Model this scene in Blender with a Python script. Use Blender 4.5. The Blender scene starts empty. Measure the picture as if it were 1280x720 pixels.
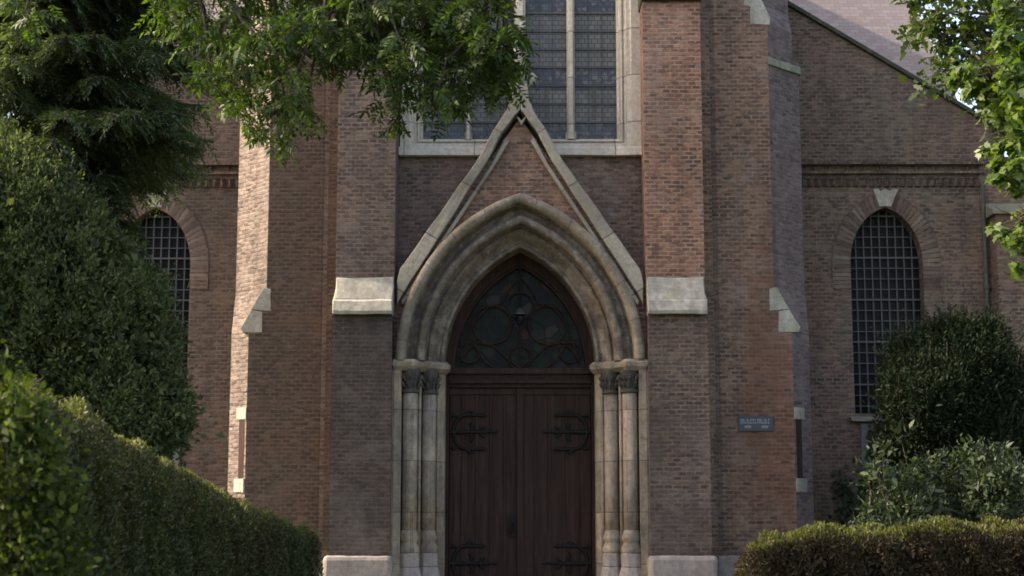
import bpy, math, random
import numpy as np
from mathutils import Vector, noise as mnoise
from mathutils.geometry import tessellate_polygon
random.seed(7); rng = np.random.default_rng(7)
scene = bpy.context.scene
COL = scene.collection
R = math.radians

# ---------------------------------------------------------------- camera
CAM = (0.0, -20.0, 1.6); PITCH = R(8.53); YAW = R(0.29); FPX = 2000.0
_f = Vector((-math.sin(YAW)*math.cos(PITCH), math.cos(YAW)*math.cos(PITCH), math.sin(PITCH)))
_r = Vector((math.cos(YAW), math.sin(YAW), 0)); _u = _r.cross(_f)
def P(px, py, Y):
    """measured picture position -> world (x, z) on the upright plane y = Y"""
    d = _f*FPX + _r*(px-640) + _u*(360-py)
    t = (Y-CAM[1])/d.y
    return CAM[0]+d.x*t, CAM[2]+d.z*t
def PX(px, py, Y): return P(px, py, Y)[0]
def PZ(py, Y): return P(650, py, Y)[1]
cam = bpy.data.cameras.new('camera'); cam.lens = FPX/1280*36; cam.sensor_width = 36
cam.clip_end = 2000; cam.clip_start = .1
co = bpy.data.objects.new('camera', cam); COL.objects.link(co)
co.location = CAM; co.rotation_euler = (R(90)+PITCH, 0, YAW); scene.camera = co
cam.dof.use_dof = True; cam.dof.focus_distance = 20.0; cam.dof.aperture_fstop = 8.0

# ---------------------------------------------------------------- mesh helpers
class MB:
    def __init__(s): s.v = []; s.f = []; s.m = []; s.uv = []
    def face(s, idx, m=0, uv=None): s.f.append(idx); s.m.append(m); s.uv.append(uv)
    def prism(s, bot, top, m=0, caps=True):
        n = len(bot); o = len(s.v); s.v += [tuple(p) for p in bot]+[tuple(p) for p in top]
        for i in range(n):
            j = (i+1) % n; s.face([o+i, o+j, o+n+j, o+n+i], m)
        if caps:
            s.face([o+i for i in range(n)][::-1], m); s.face([o+n+i for i in range(n)], m)
    def box(s, x0, x1, y0, y1, z0, z1, m=0):
        s.prism([(x0,y0,z0),(x1,y0,z0),(x1,y1,z0),(x0,y1,z0)], [(x0,y0,z1),(x1,y0,z1),(x1,y1,z1),(x0,y1,z1)], m)
    def plan(s, pts, z0, z1, m=0):
        s.prism([(x,y,z0) for x, y in pts], [(x,y,z1) for x, y in pts], m)
    def plate(s, outline, Y0, Y1, holes=(), m=0):
        loops = [outline]+list(holes)
        flat = [p for l in loops for p in l]
        tris = tessellate_polygon([[Vector((x,z,0)) for x, z in l] for l in loops])
        o = len(s.v); n = len(flat)
        s.v += [(x,Y0,z) for x, z in flat]+[(x,Y1,z) for x, z in flat]
        for t in tris:
            s.face([o+i for i in t], m); s.face([o+n+i for i in reversed(t)], m)
        k = 0
        for l in loops:
            for i in range(len(l)):
                a = o+k+i; b = o+k+(i+1) % len(l); s.face([a, b, n+b, n+a], m)
            k += len(l)
    def grid(s, rows, m=0, closed=False, uv=None, mats=None):
        o = len(s.v); w = len(rows[0])
        for r in rows: s.v += [tuple(p) for p in r]
        for i in range(len(rows)-1):
            for j in range(w if closed else w-1):
                k = (j+1) % w
                u = None
                if uv: u = [uv[i][j], uv[i][k], uv[i+1][k], uv[i+1][j]]
                s.face([o+i*w+j, o+i*w+k, o+(i+1)*w+k, o+(i+1)*w+j], mats[j] if mats else m, u)
    def lathe(s, cx, cy, prof, n=20, m=0):
        s.grid([[(cx+r*math.cos(2*math.pi*k/n), cy+r*math.sin(2*math.pi*k/n), z) for k in range(n)] for r, z in prof], m, closed=True)
        for r, z in (prof[0], prof[-1]):
            o = len(s.v); s.v += [(cx+r*math.cos(2*math.pi*k/n), cy+r*math.sin(2*math.pi*k/n), z) for k in range(n)]
            s.face(list(range(o, o+n)), m)
    def tube(s, pts, rad, n=6, m=0):
        pts = [Vector(p) for p in pts]
        rad = rad if isinstance(rad, (list, tuple)) else [rad]*len(pts)
        rows = []
        for i, p in enumerate(pts):
            d = (pts[min(i+1, len(pts)-1)]-pts[max(i-1, 0)])
            d = d.normalized() if d.length > 1e-9 else Vector((0,0,1))
            a = Vector((0,1,0)) if abs(d.y) < .9 else Vector((1,0,0))
            u = d.cross(a).normalized(); w = d.cross(u)
            rows.append([p+(u*math.cos(2*math.pi*k/n)+w*math.sin(2*math.pi*k/n))*rad[i] for k in range(n)])
        s.grid(rows, m, closed=True)
        for r in (rows[0], rows[-1]):
            o = len(s.v); s.v += [tuple(q) for q in r]; s.face(list(range(o, o+n)), m)
    def build(s, name, mats, parent=None, bevel=0, smooth=False, label=None, wear=None):
        if wear is None: wear = .011 if name in ('capstone','plinth','gable_coping','quoin_stone','impost','step','keystone','sill','column_plinth') else 0
        me = bpy.data.meshes.new(name); me.from_pydata(s.v, [], s.f)
        mats = mats if isinstance(mats, (list, tuple)) else [mats]
        for m in mats: me.materials.append(m)
        me.polygons.foreach_set('material_index', s.m)
        if any(u for u in s.uv):
            l = me.uv_layers.new(name='UVMap'); k = 0
            for f, u in zip(s.f, s.uv):
                for i in range(len(f)):
                    l.data[k].uv = u[i] if u else (0, 0); k += 1
        import bmesh
        bm = bmesh.new(); bm.from_mesh(me); bmesh.ops.remove_doubles(bm, verts=bm.verts, dist=1e-5)
        bmesh.ops.recalc_face_normals(bm, faces=bm.faces)
        if wear:
            for _ in range(3):
                ed = [e for e in bm.edges if e.calc_length() > .11]
                if not ed: break
                bmesh.ops.subdivide_edges(bm, edges=ed, cuts=1, use_grid_fill=True)
            for v in bm.verts:
                k = v.co*4.3; v.co += mnoise.noise_vector(k)*wear*.8+mnoise.noise_vector(v.co*13)*wear*.5
        bm.to_mesh(me); bm.free()
        if smooth: me.polygons.foreach_set('use_smooth', [True]*len(me.polygons))
        o = bpy.data.objects.new(name, me); COL.objects.link(o); o.parent = parent
        if bevel:
            b = o.modifiers.new('bevel', 'BEVEL'); b.width = bevel; b.segments = 2; b.limit_method = 'ANGLE'; b.angle_limit = R(35)
        if label: o['label'] = label
        return o
def thing(name, label, cat, loc=(0,0,0), group=None):
    o = bpy.data.objects.new(name, None); COL.objects.link(o); o.location = loc
    o['label'] = label; o['category'] = cat
    if group: o['group'] = group
    return o
def sit(o, root):           # parts are modelled in world places: keep them there under a root that stands elsewhere
    o.parent = root; o.location = -root.location; return o
def tag(o, label, cat, group=None):
    o['label'] = label; o['category'] = cat
    if group: o['group'] = group
    return o

# ---------------------------------------------------------------- materials
def newmat(name):
    m = bpy.data.materials.new(name); m.use_nodes = True; nt = m.node_tree
    for n in list(nt.nodes): nt.nodes.remove(n)
    out = nt.nodes.new('ShaderNodeOutputMaterial'); b = nt.nodes.new('ShaderNodeBsdfPrincipled')
    nt.links.new(b.outputs[0], out.inputs[0]); b.inputs['Roughness'].default_value = .9
    b.inputs['Specular IOR Level'].default_value = .25
    return m, nt, b
def N(nt, t, **k):
    n = nt.nodes.new(t)
    for a, v in k.items():
        if a.startswith('_'):
            n.inputs[a[1:].replace('_', ' ')].default_value = v
        else: setattr(n, a, v)
    return n
def L(nt, a, b): nt.links.new(a, b)
def ramp(nt, fac, stops, interp='LINEAR'):
    n = nt.nodes.new('ShaderNodeValToRGB'); cr = n.color_ramp; cr.interpolation = interp
    while len(cr.elements) < len(stops): cr.elements.new(.5)
    for e, (p, c) in zip(cr.elements, stops):
        e.position = p; e.color = (c[0], c[1], c[2], 1) if not isinstance(c, (int, float)) else (c, c, c, 1)
    L(nt, fac, n.inputs[0]); return n.outputs[0]
def mix(nt, fac, a, b, bt='MIX'):
    n = nt.nodes.new('ShaderNodeMix'); n.data_type = 'RGBA'; n.blend_type = bt
    for s, v in ((n.inputs[0], fac), (n.inputs[6], a), (n.inputs[7], b)):
        if hasattr(v, 'is_linked') or hasattr(v, 'links'): L(nt, v, s)
        elif isinstance(v, (int, float)): s.default_value = v
        else: s.default_value = (v[0], v[1], v[2], 1)
    return n.outputs[2]
def math_(nt, op, a, b=None):
    n = nt.nodes.new('ShaderNodeMath'); n.operation = op
    for i, v in enumerate((a, b)):
        if v is None: continue
        if isinstance(v, (int, float)): n.inputs[i].default_value = v
        else: L(nt, v, n.inputs[i])
    return n.outputs[0]
def vmath(nt, op, a, b=None):
    n = nt.nodes.new('ShaderNodeVectorMath'); n.operation = op
    for i, v in enumerate((a, b)):
        if v is None: continue
        if isinstance(v, tuple): n.inputs[i].default_value = v
        else: L(nt, v, n.inputs[i])
    return n
def noise(nt, vec, scale, detail=5, rough=.6, dist=0):
    n = N(nt, 'ShaderNodeTexNoise'); n.inputs['Scale'].default_value = scale; n.inputs['Detail'].default_value = detail
    n.inputs['Roughness'].default_value = rough; n.inputs['Distortion'].default_value = dist
    if vec is not None: L(nt, vec, n.inputs['Vector'])
    return n.outputs[0]
def wallcoord(nt):
    """(distance along the wall, height, 0) for any upright face"""
    g = N(nt, 'ShaderNodeNewGeometry')
    t = vmath(nt, 'NORMALIZE', vmath(nt, 'CROSS_PRODUCT', (0,0,1), g.outputs['True Normal']).outputs[0]).outputs[0]
    u = vmath(nt, 'DOT_PRODUCT', g.outputs['Position'], t).outputs['Value']
    sp = N(nt, 'ShaderNodeSeparateXYZ'); L(nt, g.outputs['Position'], sp.inputs[0])
    c = N(nt, 'ShaderNodeCombineXYZ'); L(nt, u, c.inputs[0]); L(nt, sp.outputs[2], c.inputs[1])
    return c.outputs[0], g.outputs['Position'], sp.outputs
def bump(nt, b, h, s=.4, d=.01):
    n = N(nt, 'ShaderNodeBump'); n.inputs['Strength'].default_value = s; n.inputs['Distance'].default_value = d
    L(nt, h, n.inputs['Height']); L(nt, n.outputs[0], b.inputs['Normal'])

def brick(name, pal, mortar, stain=(.05,.045,.04), stain_amt=.5, pale=0.15, orange=0.0, orange_at=None, green=0.0, row=.053, uvmap=False, wd=.108, squash=1, off=0.0, burnt=.25, joint=.12, dash=.46, mort=.0115):
    m, nt, b = newmat(name)
    wc, pos, sp = wallcoord(nt)
    if uvmap:
        tc = N(nt, 'ShaderNodeTexCoord'); wc = tc.outputs['UV']
    # slightly uneven courses
    wob = noise(nt, pos, 1.7, 3)
    wob2 = math_(nt, 'MULTIPLY', math_(nt, 'SUBTRACT', wob, .5), .03)
    c = N(nt, 'ShaderNodeCombineXYZ'); L(nt, wob2, c.inputs[1])
    jit = noise(nt, pos, 22, 2); L(nt, math_(nt, 'MULTIPLY', math_(nt, 'SUBTRACT', jit, .5), .012), c.inputs[0])
    wv = vmath(nt, 'ADD', wc, c.outputs[0]).outputs[0]
    br = N(nt, 'ShaderNodeTexBrick'); L(nt, wv, br.inputs['Vector'])
    br.offset = .5; br.offset_frequency = 2; br.squash = squash; br.squash_frequency = 2
    br.inputs['Scale'].default_value = 1; br.inputs['Mortar Size'].default_value = mort; br.inputs['Mortar Smooth'].default_value = .35
    br.inputs['Brick Width'].default_value = wd; br.inputs['Row Height'].default_value = row; br.inputs['Bias'].default_value = 0
    br.inputs['Color1'].default_value = (0,0,0,1); br.inputs['Color2'].default_value = (1,1,1,1); br.inputs['Mortar'].default_value = (.5,.5,.5,1)
    big = noise(nt, pos, .55, 4, .6); mid = noise(nt, pos, 3.1, 4, .6)
    tint = math_(nt, 'ADD', math_(nt, 'MULTIPLY', br.outputs['Color'], .62), math_(nt, 'ADD', math_(nt, 'MULTIPLY', mid, .9), -.27+off))
    n = len(pal); col = ramp(nt, tint, [(i/(n-1), p) for i, p in enumerate(pal)])
    # burnt bricks here and there
    br2 = N(nt, 'ShaderNodeTexWhiteNoise', noise_dimensions='1D'); L(nt, math_(nt, 'MULTIPLY', br.outputs['Color'], 91.7), br2.inputs['W'])
    bm = ramp(nt, br2.outputs[0], [(0, 0), (1-burnt*1.5, 0), (1-burnt*1.35, .75), (1, .9)])
    col = mix(nt, math_(nt, 'MULTIPLY', bm, ramp(nt, noise(nt, pos, 1.6, 5, .65), [(.38,.08),(.6,.9)])), col, (.055,.045,.043))
    if not uvmap:      # header courses: darker brick ends in most places
        hd = ramp(nt, br2.outputs[0], [(.15,.25),(.45,.75),(1,1)])
        hm = ramp(nt, noise(nt, vmath(nt, 'ADD', pos, (4,4,9)).outputs[0], 1.3, 6, .68), [(.38,.1),(.58,1)])
        col = mix(nt, math_(nt, 'MULTIPLY', hd, math_(nt, 'MULTIPLY', hm, dash)), col, (.055,.04,.036))
    fine = noise(nt, pos, 60, 3)
    col = mix(nt, .35, col, mix(nt, 1, col, ramp(nt, fine, [(.3,(.45,.45,.45)),(.7,(1.5,1.45,1.4))]), 'MULTIPLY'))
    mc = mix(nt, ramp(nt, noise(nt, vmath(nt, 'MULTIPLY', pos, (1,1,2.5)).outputs[0], 8, 4, .7), [(.5-joint*.4,0),(.78-joint*.4,1)]), mortar, (.022,.018,.016))
    col = mix(nt, br.outputs['Fac'], col, mc)
    if orange:
        o = ramp(nt, noise(nt, pos, .9, 5, .65), [(.48,0),(.66,orange)])
        if orange_at:
            (ox, oz, orr) = orange_at
            v = vmath(nt, 'SUBTRACT', pos, (ox,0,oz)).outputs[0]
            d = vmath(nt, 'LENGTH', vmath(nt, 'MULTIPLY', v, (1/orr[0],0,1/orr[1])).outputs[0]).outputs['Value']
            d = math_(nt, 'ADD', d, math_(nt, 'MULTIPLY', math_(nt, 'SUBTRACT', mid, .5), 1.6))
            o = ramp(nt, d, [(.55, orange),(1.1,0)])
        col = mix(nt, o, col, mix(nt, br.outputs['Fac'], mix(nt, br.outputs['Color'], (.14,.055,.03), (.30,.12,.065)), (.17,.1,.07)))
    if stain_amt:
        s = ramp(nt, noise(nt, vmath(nt, 'MULTIPLY', pos, (1,1,.55)).outputs[0], 1.15, 7, .68), [(.42,0),(.68,stain_amt)])
        col = mix(nt, s, col, stain)
    rs = ramp(nt, noise(nt, vmath(nt, 'MULTIPLY', pos, (4.5,4.5,.4)).outputs[0], 1.0, 6, .65), [(.5,0),(.72,.4)])
    col = mix(nt, rs, col, (.05,.042,.036))
    if pale:
        s = ramp(nt, noise(nt, vmath(nt, 'ADD', pos, (13,5,2)).outputs[0], 1.6, 7, .7), [(.5,0),(.75,pale)])
        col = mix(nt, s, col, (.33,.29,.25))
    if green:
        s = ramp(nt, noise(nt, vmath(nt, 'ADD', pos, (3,25,8)).outputs[0], .8, 6, .65), [(.5,0),(.72,green)])
        col = mix(nt, s, col, (.10,.115,.07))
    L(nt, col, b.inputs['Base Color'])
    h = math_(nt, 'ADD', math_(nt, 'MULTIPLY', br.outputs['Fac'], -1), math_(nt, 'MULTIPLY', noise(nt, pos, 45, 4), .9))
    bump(nt, b, h, .75, .008)
    return m

def stone(name, base, dark, amt=.5, lichen=0.1, joints=None, uvmap=False, streak=True, lime=0, coping=False):
    m, nt, b = newmat(name)
    wc, pos, sp = wallcoord(nt)
    n1 = noise(nt, pos, 2.3, 8, .68); n2 = noise(nt, pos, 18, 6, .65); n3 = noise(nt, pos, 90, 3)
    col = mix(nt, ramp(nt, n2, [(.32,0),(.7,1)]), tuple(.68*v for v in base), tuple(min(1,1.15*v) for v in base))
    fac = None
    if joints:
        br = N(nt, 'ShaderNodeTexBrick')
        if uvmap: L(nt, N(nt, 'ShaderNodeTexCoord').outputs['UV'], br.inputs['Vector'])
        else: L(nt, vmath(nt, 'ADD', wc, (.13,.07,0)).outputs[0], br.inputs['Vector'])
        br.inputs['Scale'].default_value = 1; br.inputs['Mortar Size'].default_value = .006
        br.inputs['Brick Width'].default_value = joints[0]; br.inputs['Row Height'].default_value = joints[1]
        br.inputs['Color1'].default_value = (0,0,0,1); br.inputs['Color2'].default_value = (1,1,1,1)
        fac = br.outputs['Fac']
        col = mix(nt, .55, col, mix(nt, 1, col, ramp(nt, br.outputs['Color'], [(0,(.5,.5,.52)),(1,(1.25,1.2,1.1))]), 'MULTIPLY'))
        col = mix(nt, math_(nt, 'MULTIPLY', fac, .75), col, (.07,.06,.05))
    v = vmath(nt, 'MULTIPLY', pos, (5.5,5.5,.9)).outputs[0] if streak else pos
    st = ramp(nt, noise(nt, v, 1.0, 7, .68), [(.4,0),(.66,amt)])
    col = mix(nt, st, col, dark)
    col = mix(nt, ramp(nt, n1, [(.5,0),(.72,amt*.8)]), col, tuple(.8*d for d in dark))
    if coping:
        ax = math_(nt, 'ABSOLUTE', sp[0]); al = math_(nt, 'ADD', math_(nt, 'MULTIPLY', ax, -.5), math_(nt, 'MULTIPLY', sp[2], .86))
        fr_ = math_(nt, 'FRACT', math_(nt, 'MULTIPLY', al, 1/.78))
        cell = N(nt, 'ShaderNodeTexWhiteNoise', noise_dimensions='2D'); cv = N(nt, 'ShaderNodeCombineXYZ')
        L(nt, math_(nt, 'FLOOR', math_(nt, 'MULTIPLY', al, 1/.78)), cv.inputs[0]); L(nt, math_(nt, 'SIGN', sp[0]), cv.inputs[1]); L(nt, cv.outputs[0], cell.inputs['Vector'])
        col = mix(nt, 1, col, ramp(nt, cell.outputs[0], [(0,(.72,.72,.72)),(1,(1.12,1.1,1.05))]), 'MULTIPLY')
        col = mix(nt, math_(nt, 'MULTIPLY', math_(nt, 'LESS_THAN', fr_, .02), .75), col, (.06,.055,.045))
    if lime:
        col = mix(nt, ramp(nt, noise(nt, vmath(nt, 'ADD', pos, (2,9,4)).outputs[0], 5.5, 8, .75), [(.47,0),(.62,lime)]), col, (.40,.36,.29))
        col = mix(nt, ramp(nt, noise(nt, vmath(nt, 'ADD', pos, (12,1,4)).outputs[0], 3.5, 8, .7), [(.5,0),(.6,lime)]), col, (.075,.066,.06))
    if lichen:
        col = mix(nt, ramp(nt, noise(nt, vmath(nt, 'ADD', pos, (7,3,1)).outputs[0], 4.5, 7, .7), [(.52,0),(.66,lichen)]), col, (.27,.25,.11))
    L(nt, col, b.inputs['Base Color'])
    h = math_(nt, 'ADD', n2, math_(nt, 'MULTIPLY', n3, .5))
    if fac: h = math_(nt, 'SUBTRACT', h, math_(nt, 'MULTIPLY', fac, 1.2))
    bump(nt, b, h, .6, .008)
    return m

def simple(name, c, rough=.8, var=.3, scale=8, spec=.3, bumps=.3, metal=0, stretch=(1,1,1)):
    m, nt, b = newmat(name)
    g = N(nt, 'ShaderNodeNewGeometry'); p = vmath(nt, 'MULTIPLY', g.outputs['Position'], stretch).outputs[0]
    n1 = noise(nt, p, scale, 6, .65)
    col = mix(nt, ramp(nt, n1, [(.3,0),(.7,1)]), tuple(v*(1-var) for v in c), tuple(min(1,v*(1+var)) for v in c))
    L(nt, col, b.inputs['Base Color']); b.inputs['Roughness'].default_value = rough
    b.inputs['Specular IOR Level'].default_value = spec; b.inputs['Metallic'].default_value = metal
    if bumps: bump(nt, b, n1, bumps, .006)
    return m

def leafmat(name, cols, transl=.35, rough=.55, spec=.3, clump=2.5, brown=0):
    m, nt, b = newmat(name)
    g = N(nt, 'ShaderNodeNewGeometry')
    r = g.outputs['Random Per Island']
    nz = noise(nt, g.outputs['Position'], clump, 3)
    f = math_(nt, 'ADD', math_(nt, 'MULTIPLY', r, .75), math_(nt, 'MULTIPLY', math_(nt, 'SUBTRACT', nz, .36), .9))
    n = len(cols); col = ramp(nt, f, [(i/(n-1), c) for i, c in enumerate(cols)])
    if brown:
        pn = noise(nt, vmath(nt, 'MULTIPLY', g.outputs['Position'], (1,1,.45)).outputs[0], 2.6, 5, .7)
        pf = math_(nt, 'ADD', pn, math_(nt, 'MULTIPLY', math_(nt, 'SUBTRACT', r, .5), .22))
        col = mix(nt, ramp(nt, pf, [(.52,0),(.66,brown)]), col, (.085,.055,.028))
    L(nt, col, b.inputs['Base Color']); b.inputs['Roughness'].default_value = rough; b.inputs['Specular IOR Level'].default_value = spec
    t = N(nt, 'ShaderNodeBsdfTranslucent')
    L(nt, mix(nt, 1, col, (1.3,1.5,.5), 'MULTIPLY'), t.inputs[0])
    ms = N(nt, 'ShaderNodeMixShader'); ms.inputs[0].default_value = transl
    L(nt, b.outputs[0], ms.inputs[1]); L(nt, t.outputs[0], ms.inputs[2])
    out = [x for x in nt.nodes if x.type == 'OUTPUT_MATERIAL'][0]
    L(nt, ms.outputs[0], out.inputs[0])
    return m

M = {}
pal_warm = [(.14,.068,.046),(.23,.108,.070),(.33,.155,.095),(.40,.205,.128),(.43,.26,.175)]
pal_brown = [(.10,.062,.048),(.165,.10,.075),(.225,.14,.10),(.275,.18,.13),(.33,.235,.175)]
pal_dark = [(.065,.046,.038),(.11,.073,.056),(.155,.102,.077),(.195,.135,.102),(.25,.18,.14)]
pal_shaded = [(.10,.07,.068),(.14,.095,.09),(.18,.125,.115),(.21,.155,.14),(.24,.185,.17)]  # brick as it looks in shade, for the right splay
pal_sunlit = [(.15,.10,.075),(.25,.17,.125),(.33,.235,.175),(.39,.29,.225),(.44,.35,.28)]  # brick as it looks in sun, for the left splay
M['pier_warm'] = brick('brick_warm', pal_warm, (.37,.235,.165), stain_amt=.4, pale=.3, burnt=.2, off=.04)
M['pier_brown'] = brick('brick_brown', [tuple(.88*v for v in c) for c in pal_brown], (.25,.185,.145), stain_amt=.45, pale=.35, burnt=.25, off=.05)
M['pier_sooty'] = brick('brick_sooty', [tuple(.62*v for v in c) for c in pal_dark], (.12,.098,.083), stain_amt=.7, pale=.3, burnt=.3)
M['pier_mixed'] = brick('brick_mixed', [tuple(.74*v for v in c) for c in pal_brown], (.19,.145,.115), stain_amt=.85, pale=.25, burnt=.3)
M['wall_dark'] = brick('brick_dark', pal_brown, (.21,.155,.12), stain_amt=.4, pale=.15)
M['gable'] = brick('brick_gable', pal_warm, (.30,.205,.15), stain_amt=.35, pale=.25, off=-.06)
M['corner_right'] = brick('brick_corner', [(1.1*c[0],c[1],.95*c[2]) for c in pal_brown], (.33,.215,.15), stain_amt=.45, pale=.3, orange=.7, orange_at=(3.2,3.2,(.55,2.3)), off=.07)
M['corner_left'] = brick('brick_corner_brown', [tuple(.66*v for v in c) for c in pal_dark], (.145,.10,.07), stain_amt=.25, pale=.1, orange=.4, off=.08, burnt=.4)
M['splay_left'] = brick('brick_splay_sunlit', [(.74*c[0],.77*c[1],.82*c[2]) for c in pal_sunlit], (.28,.225,.18), stain_amt=.25, pale=.4, joint=.3, burnt=.12)  # left splay faces the sun; part of that brightness is in its colour
M['splay_right'] = brick('brick_splay_shaded', pal_shaded, (.205,.155,.142), stain_amt=.3, pale=.25, burnt=.08, dash=.15, mort=.008)  # right splay faces away from the sun; bluish shade put into its colour
M['aisle'] = brick('brick_aisle', pal_brown, (.255,.185,.145), stain_amt=.5, pale=.2, orange=.25, green=.35)
M['aisle_left'] = brick('brick_aisle_left', pal_dark, (.185,.135,.105), stain_amt=.5, pale=.1, orange=.15, green=.2, off=.05)
M['voussoir'] = brick('brick_arch_ring', [(.86*c[0],.92*c[1],.95*c[2]) for c in pal_brown], (.19,.15,.12), stain_amt=.45, pale=.2, uvmap=True, row=.5, wd=.066, squash=1, off=-.04, burnt=.15, joint=.36, mort=.010)
M['stone'] = stone('sandstone', (.40,.36,.285), (.14,.125,.105), .55, .25, joints=(.62,.5))
M['stone_coping'] = stone('sandstone_coping', (.43,.38,.30), (.17,.15,.125), .55, .35, streak=False, coping=True)
M['stone_cap'] = stone('sandstone_cap', (.45,.42,.345), (.19,.175,.14), .7, .5, streak=True)
M['stone_frame'] = stone('sandstone_frame', (.62,.56,.46), (.36,.32,.26), .4, .1, joints=(.9,.62))
M['stone_jamb'] = stone('sandstone_jamb', (.41,.33,.235), (.10,.088,.072), .7, .1, joints=(.5,.62), lime=.35)
M['stone_arch'] = stone('sandstone_arch', (.23,.175,.128), (.09,.072,.058), .65, .15, joints=(.42,9), uvmap=True, streak=False, lime=.55)
M['stone_hood'] = stone('sandstone_hood', (.34,.275,.20), (.13,.105,.08), .6, .25, joints=(.42,9), uvmap=True, streak=False, lime=.5)
M['stone_soot'] = stone('sandstone_soot', (.10,.09,.075), (.04,.036,.03), .7, 0)
M['plinth'] = stone('sandstone_plinth', (.36,.31,.27), (.17,.15,.13), .45, .1)
M['mossy'] = stone('mossy_stone', (.28,.27,.20), (.10,.10,.07), .6, .8)
M['bluestone'] = stone('bluestone', (.20,.20,.20), (.10,.10,.10), .4, .1)
M['coping_dark'] = stone('coping_dark', (.08,.08,.055), (.03,.03,.025), .6, .25)
M['iron'] = simple('black_iron', (.013,.012,.011), .7, .3, 30, .2)
M['lead'] = simple('grey_glazing_bar', (.075,.073,.072), .6, .25, 20, .4)
M['wood'] = None
def doorwood():
    m, nt, b = newmat('dark_brown_door_wood')
    g = N(nt, 'ShaderNodeNewGeometry')
    p = vmath(nt, 'MULTIPLY', g.outputs['Position'], (14,14,.9)).outputs[0]
    n1 = noise(nt, p, 1.6, 7, .65, .6)
    n2 = noise(nt, g.outputs['Position'], 2.0, 4)
    col = ramp(nt, n1, [(.25,(.017,.010,.008)),(.5,(.040,.023,.018)),(.78,(.074,.046,.036))])
    col = mix(nt, ramp(nt, n2, [(.4,0),(.7,.4)]), col, (.035,.022,.018))
    L(nt, col, b.inputs['Base Color']); b.inputs['Specular IOR Level'].default_value = .12; b.inputs['Roughness'].default_value = .7
    bump(nt, b, n1, .4, .004); return m
M['wood'] = doorwood()
def glass_tower():
    m, nt, b = newmat('leaded_glass')
    g = N(nt, 'ShaderNodeNewGeometry'); sp = N(nt, 'ShaderNodeSeparateXYZ'); L(nt, g.outputs['Position'], sp.inputs[0])
    c = N(nt, 'ShaderNodeCombineXYZ'); L(nt, sp.outputs[0], c.inputs[0]); L(nt, sp.outputs[2], c.inputs[1])
    br = N(nt, 'ShaderNodeTexBrick'); L(nt, c.outputs[0], br.inputs['Vector']); br.offset = 0.5; br.squash = 1
    for k, v in (('Scale',1),('Mortar Size',.0045),('Brick Width',.085),('Row Height',.062)): br.inputs[k].default_value = v
    br.inputs['Color1'].default_value = (0,0,0,1); br.inputs['Color2'].default_value = (1,1,1,1)
    base = ramp(nt, br.outputs['Color'], [(0,(.13,.122,.105)),(.45,(.165,.155,.13)),(.8,(.19,.175,.135)),(1,(.14,.138,.125))])
    vo = N(nt, 'ShaderNodeTexVoronoi'); vo.inputs['Scale'].default_value = 17; L(nt, c.outputs[0], vo.inputs['Vector'])
    sv = N(nt, 'ShaderNodeSeparateColor'); L(nt, vo.outputs['Color'], sv.inputs[0])
    blue = ramp(nt, sv.outputs[0], [(0,(.04,.05,.075)),(.4,(.075,.09,.12)),(.6,(.15,.15,.15)),(.8,(.05,.055,.05)),(1,(.09,.10,.13))], 'CONSTANT')
    z = sp.outputs[2]
    def band(a, bb):
        return math_(nt, 'MULTIPLY', math_(nt, 'GREATER_THAN', z, a), math_(nt, 'LESS_THAN', z, bb))
    bm = math_(nt, 'ADD', band(PZ(114,.25), PZ(84,.25)), math_(nt, 'ADD', band(PZ(175,.25), PZ(152,.25)), band(PZ(14,.25), PZ(-10,.25))))
    col = mix(nt, math_(nt, 'MULTIPLY', bm, .85), base, blue)
    # slim ochre uprights in the middle of each light
    ux = math_(nt, 'ABSOLUTE', math_(nt, 'SUBTRACT', math_(nt, 'ABSOLUTE', math_(nt, 'SUBTRACT', math_(nt, 'ABSOLUTE', sp.outputs[0]), .655)), .31))
    om = math_(nt, 'MULTIPLY', math_(nt, 'LESS_THAN', ux, .035), band(PZ(150,.25), PZ(100,.25)))
    col = mix(nt, math_(nt, 'MULTIPLY', om, .7), col, (.075,.065,.025))
    col = mix(nt, br.outputs['Fac'], col, (.03,.03,.032))
    nn = noise(nt, g.outputs['Position'], 1.5, 4); col = mix(nt, ramp(nt, nn, [(.35,.5),(.7,0)]), col, (.05,.055,.06))
    L(nt, col, b.inputs['Base Color']); b.inputs['Roughness'].default_value = .35; b.inputs['Specular IOR Level'].default_value = .3
    bump(nt, b, math_(nt, 'ADD', br.outputs['Color'], noise(nt, g.outputs['Position'], 9, 3)), .35, .01)
    return m
M['glass'] = glass_tower()
def glass_tymp():
    m, nt, b = newmat('dark_stained_glass')
    g = N(nt, 'ShaderNodeNewGeometry')
    vo = N(nt, 'ShaderNodeTexVoronoi'); vo.inputs['Scale'].default_value = 7; L(nt, g.outputs['Position'], vo.inputs['Vector'])
    sv = N(nt, 'ShaderNodeSeparateColor'); L(nt, vo.outputs['Color'], sv.inputs[0])
    col = ramp(nt, sv.outputs[1], [(0,(.010,.013,.009)),(.3,(.009,.018,.010)),(.5,(.008,.009,.009)),(.66,(.020,.021,.019)),(.8,(.042,.021,.011)),(.88,(.012,.026,.013)),(.95,(.035,.032,.024))], 'CONSTANT')
    vd = N(nt, 'ShaderNodeTexVoronoi'); vd.feature = 'DISTANCE_TO_EDGE'; vd.inputs['Scale'].default_value = 7; L(nt, g.outputs['Position'], vd.inputs['Vector'])
    col = mix(nt, ramp(nt, vd.outputs['Distance'], [(.02,1),(.06,0)]), col, (.006,.006,.006))
    L(nt, col, b.inputs['Base Color']); b.inputs['Roughness'].default_value = .4; b.inputs['Specular IOR Level'].default_value = .12
    bump(nt, b, sv.outputs[2], .4, .01); return m
M['tglass'] = glass_tymp()
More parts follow.
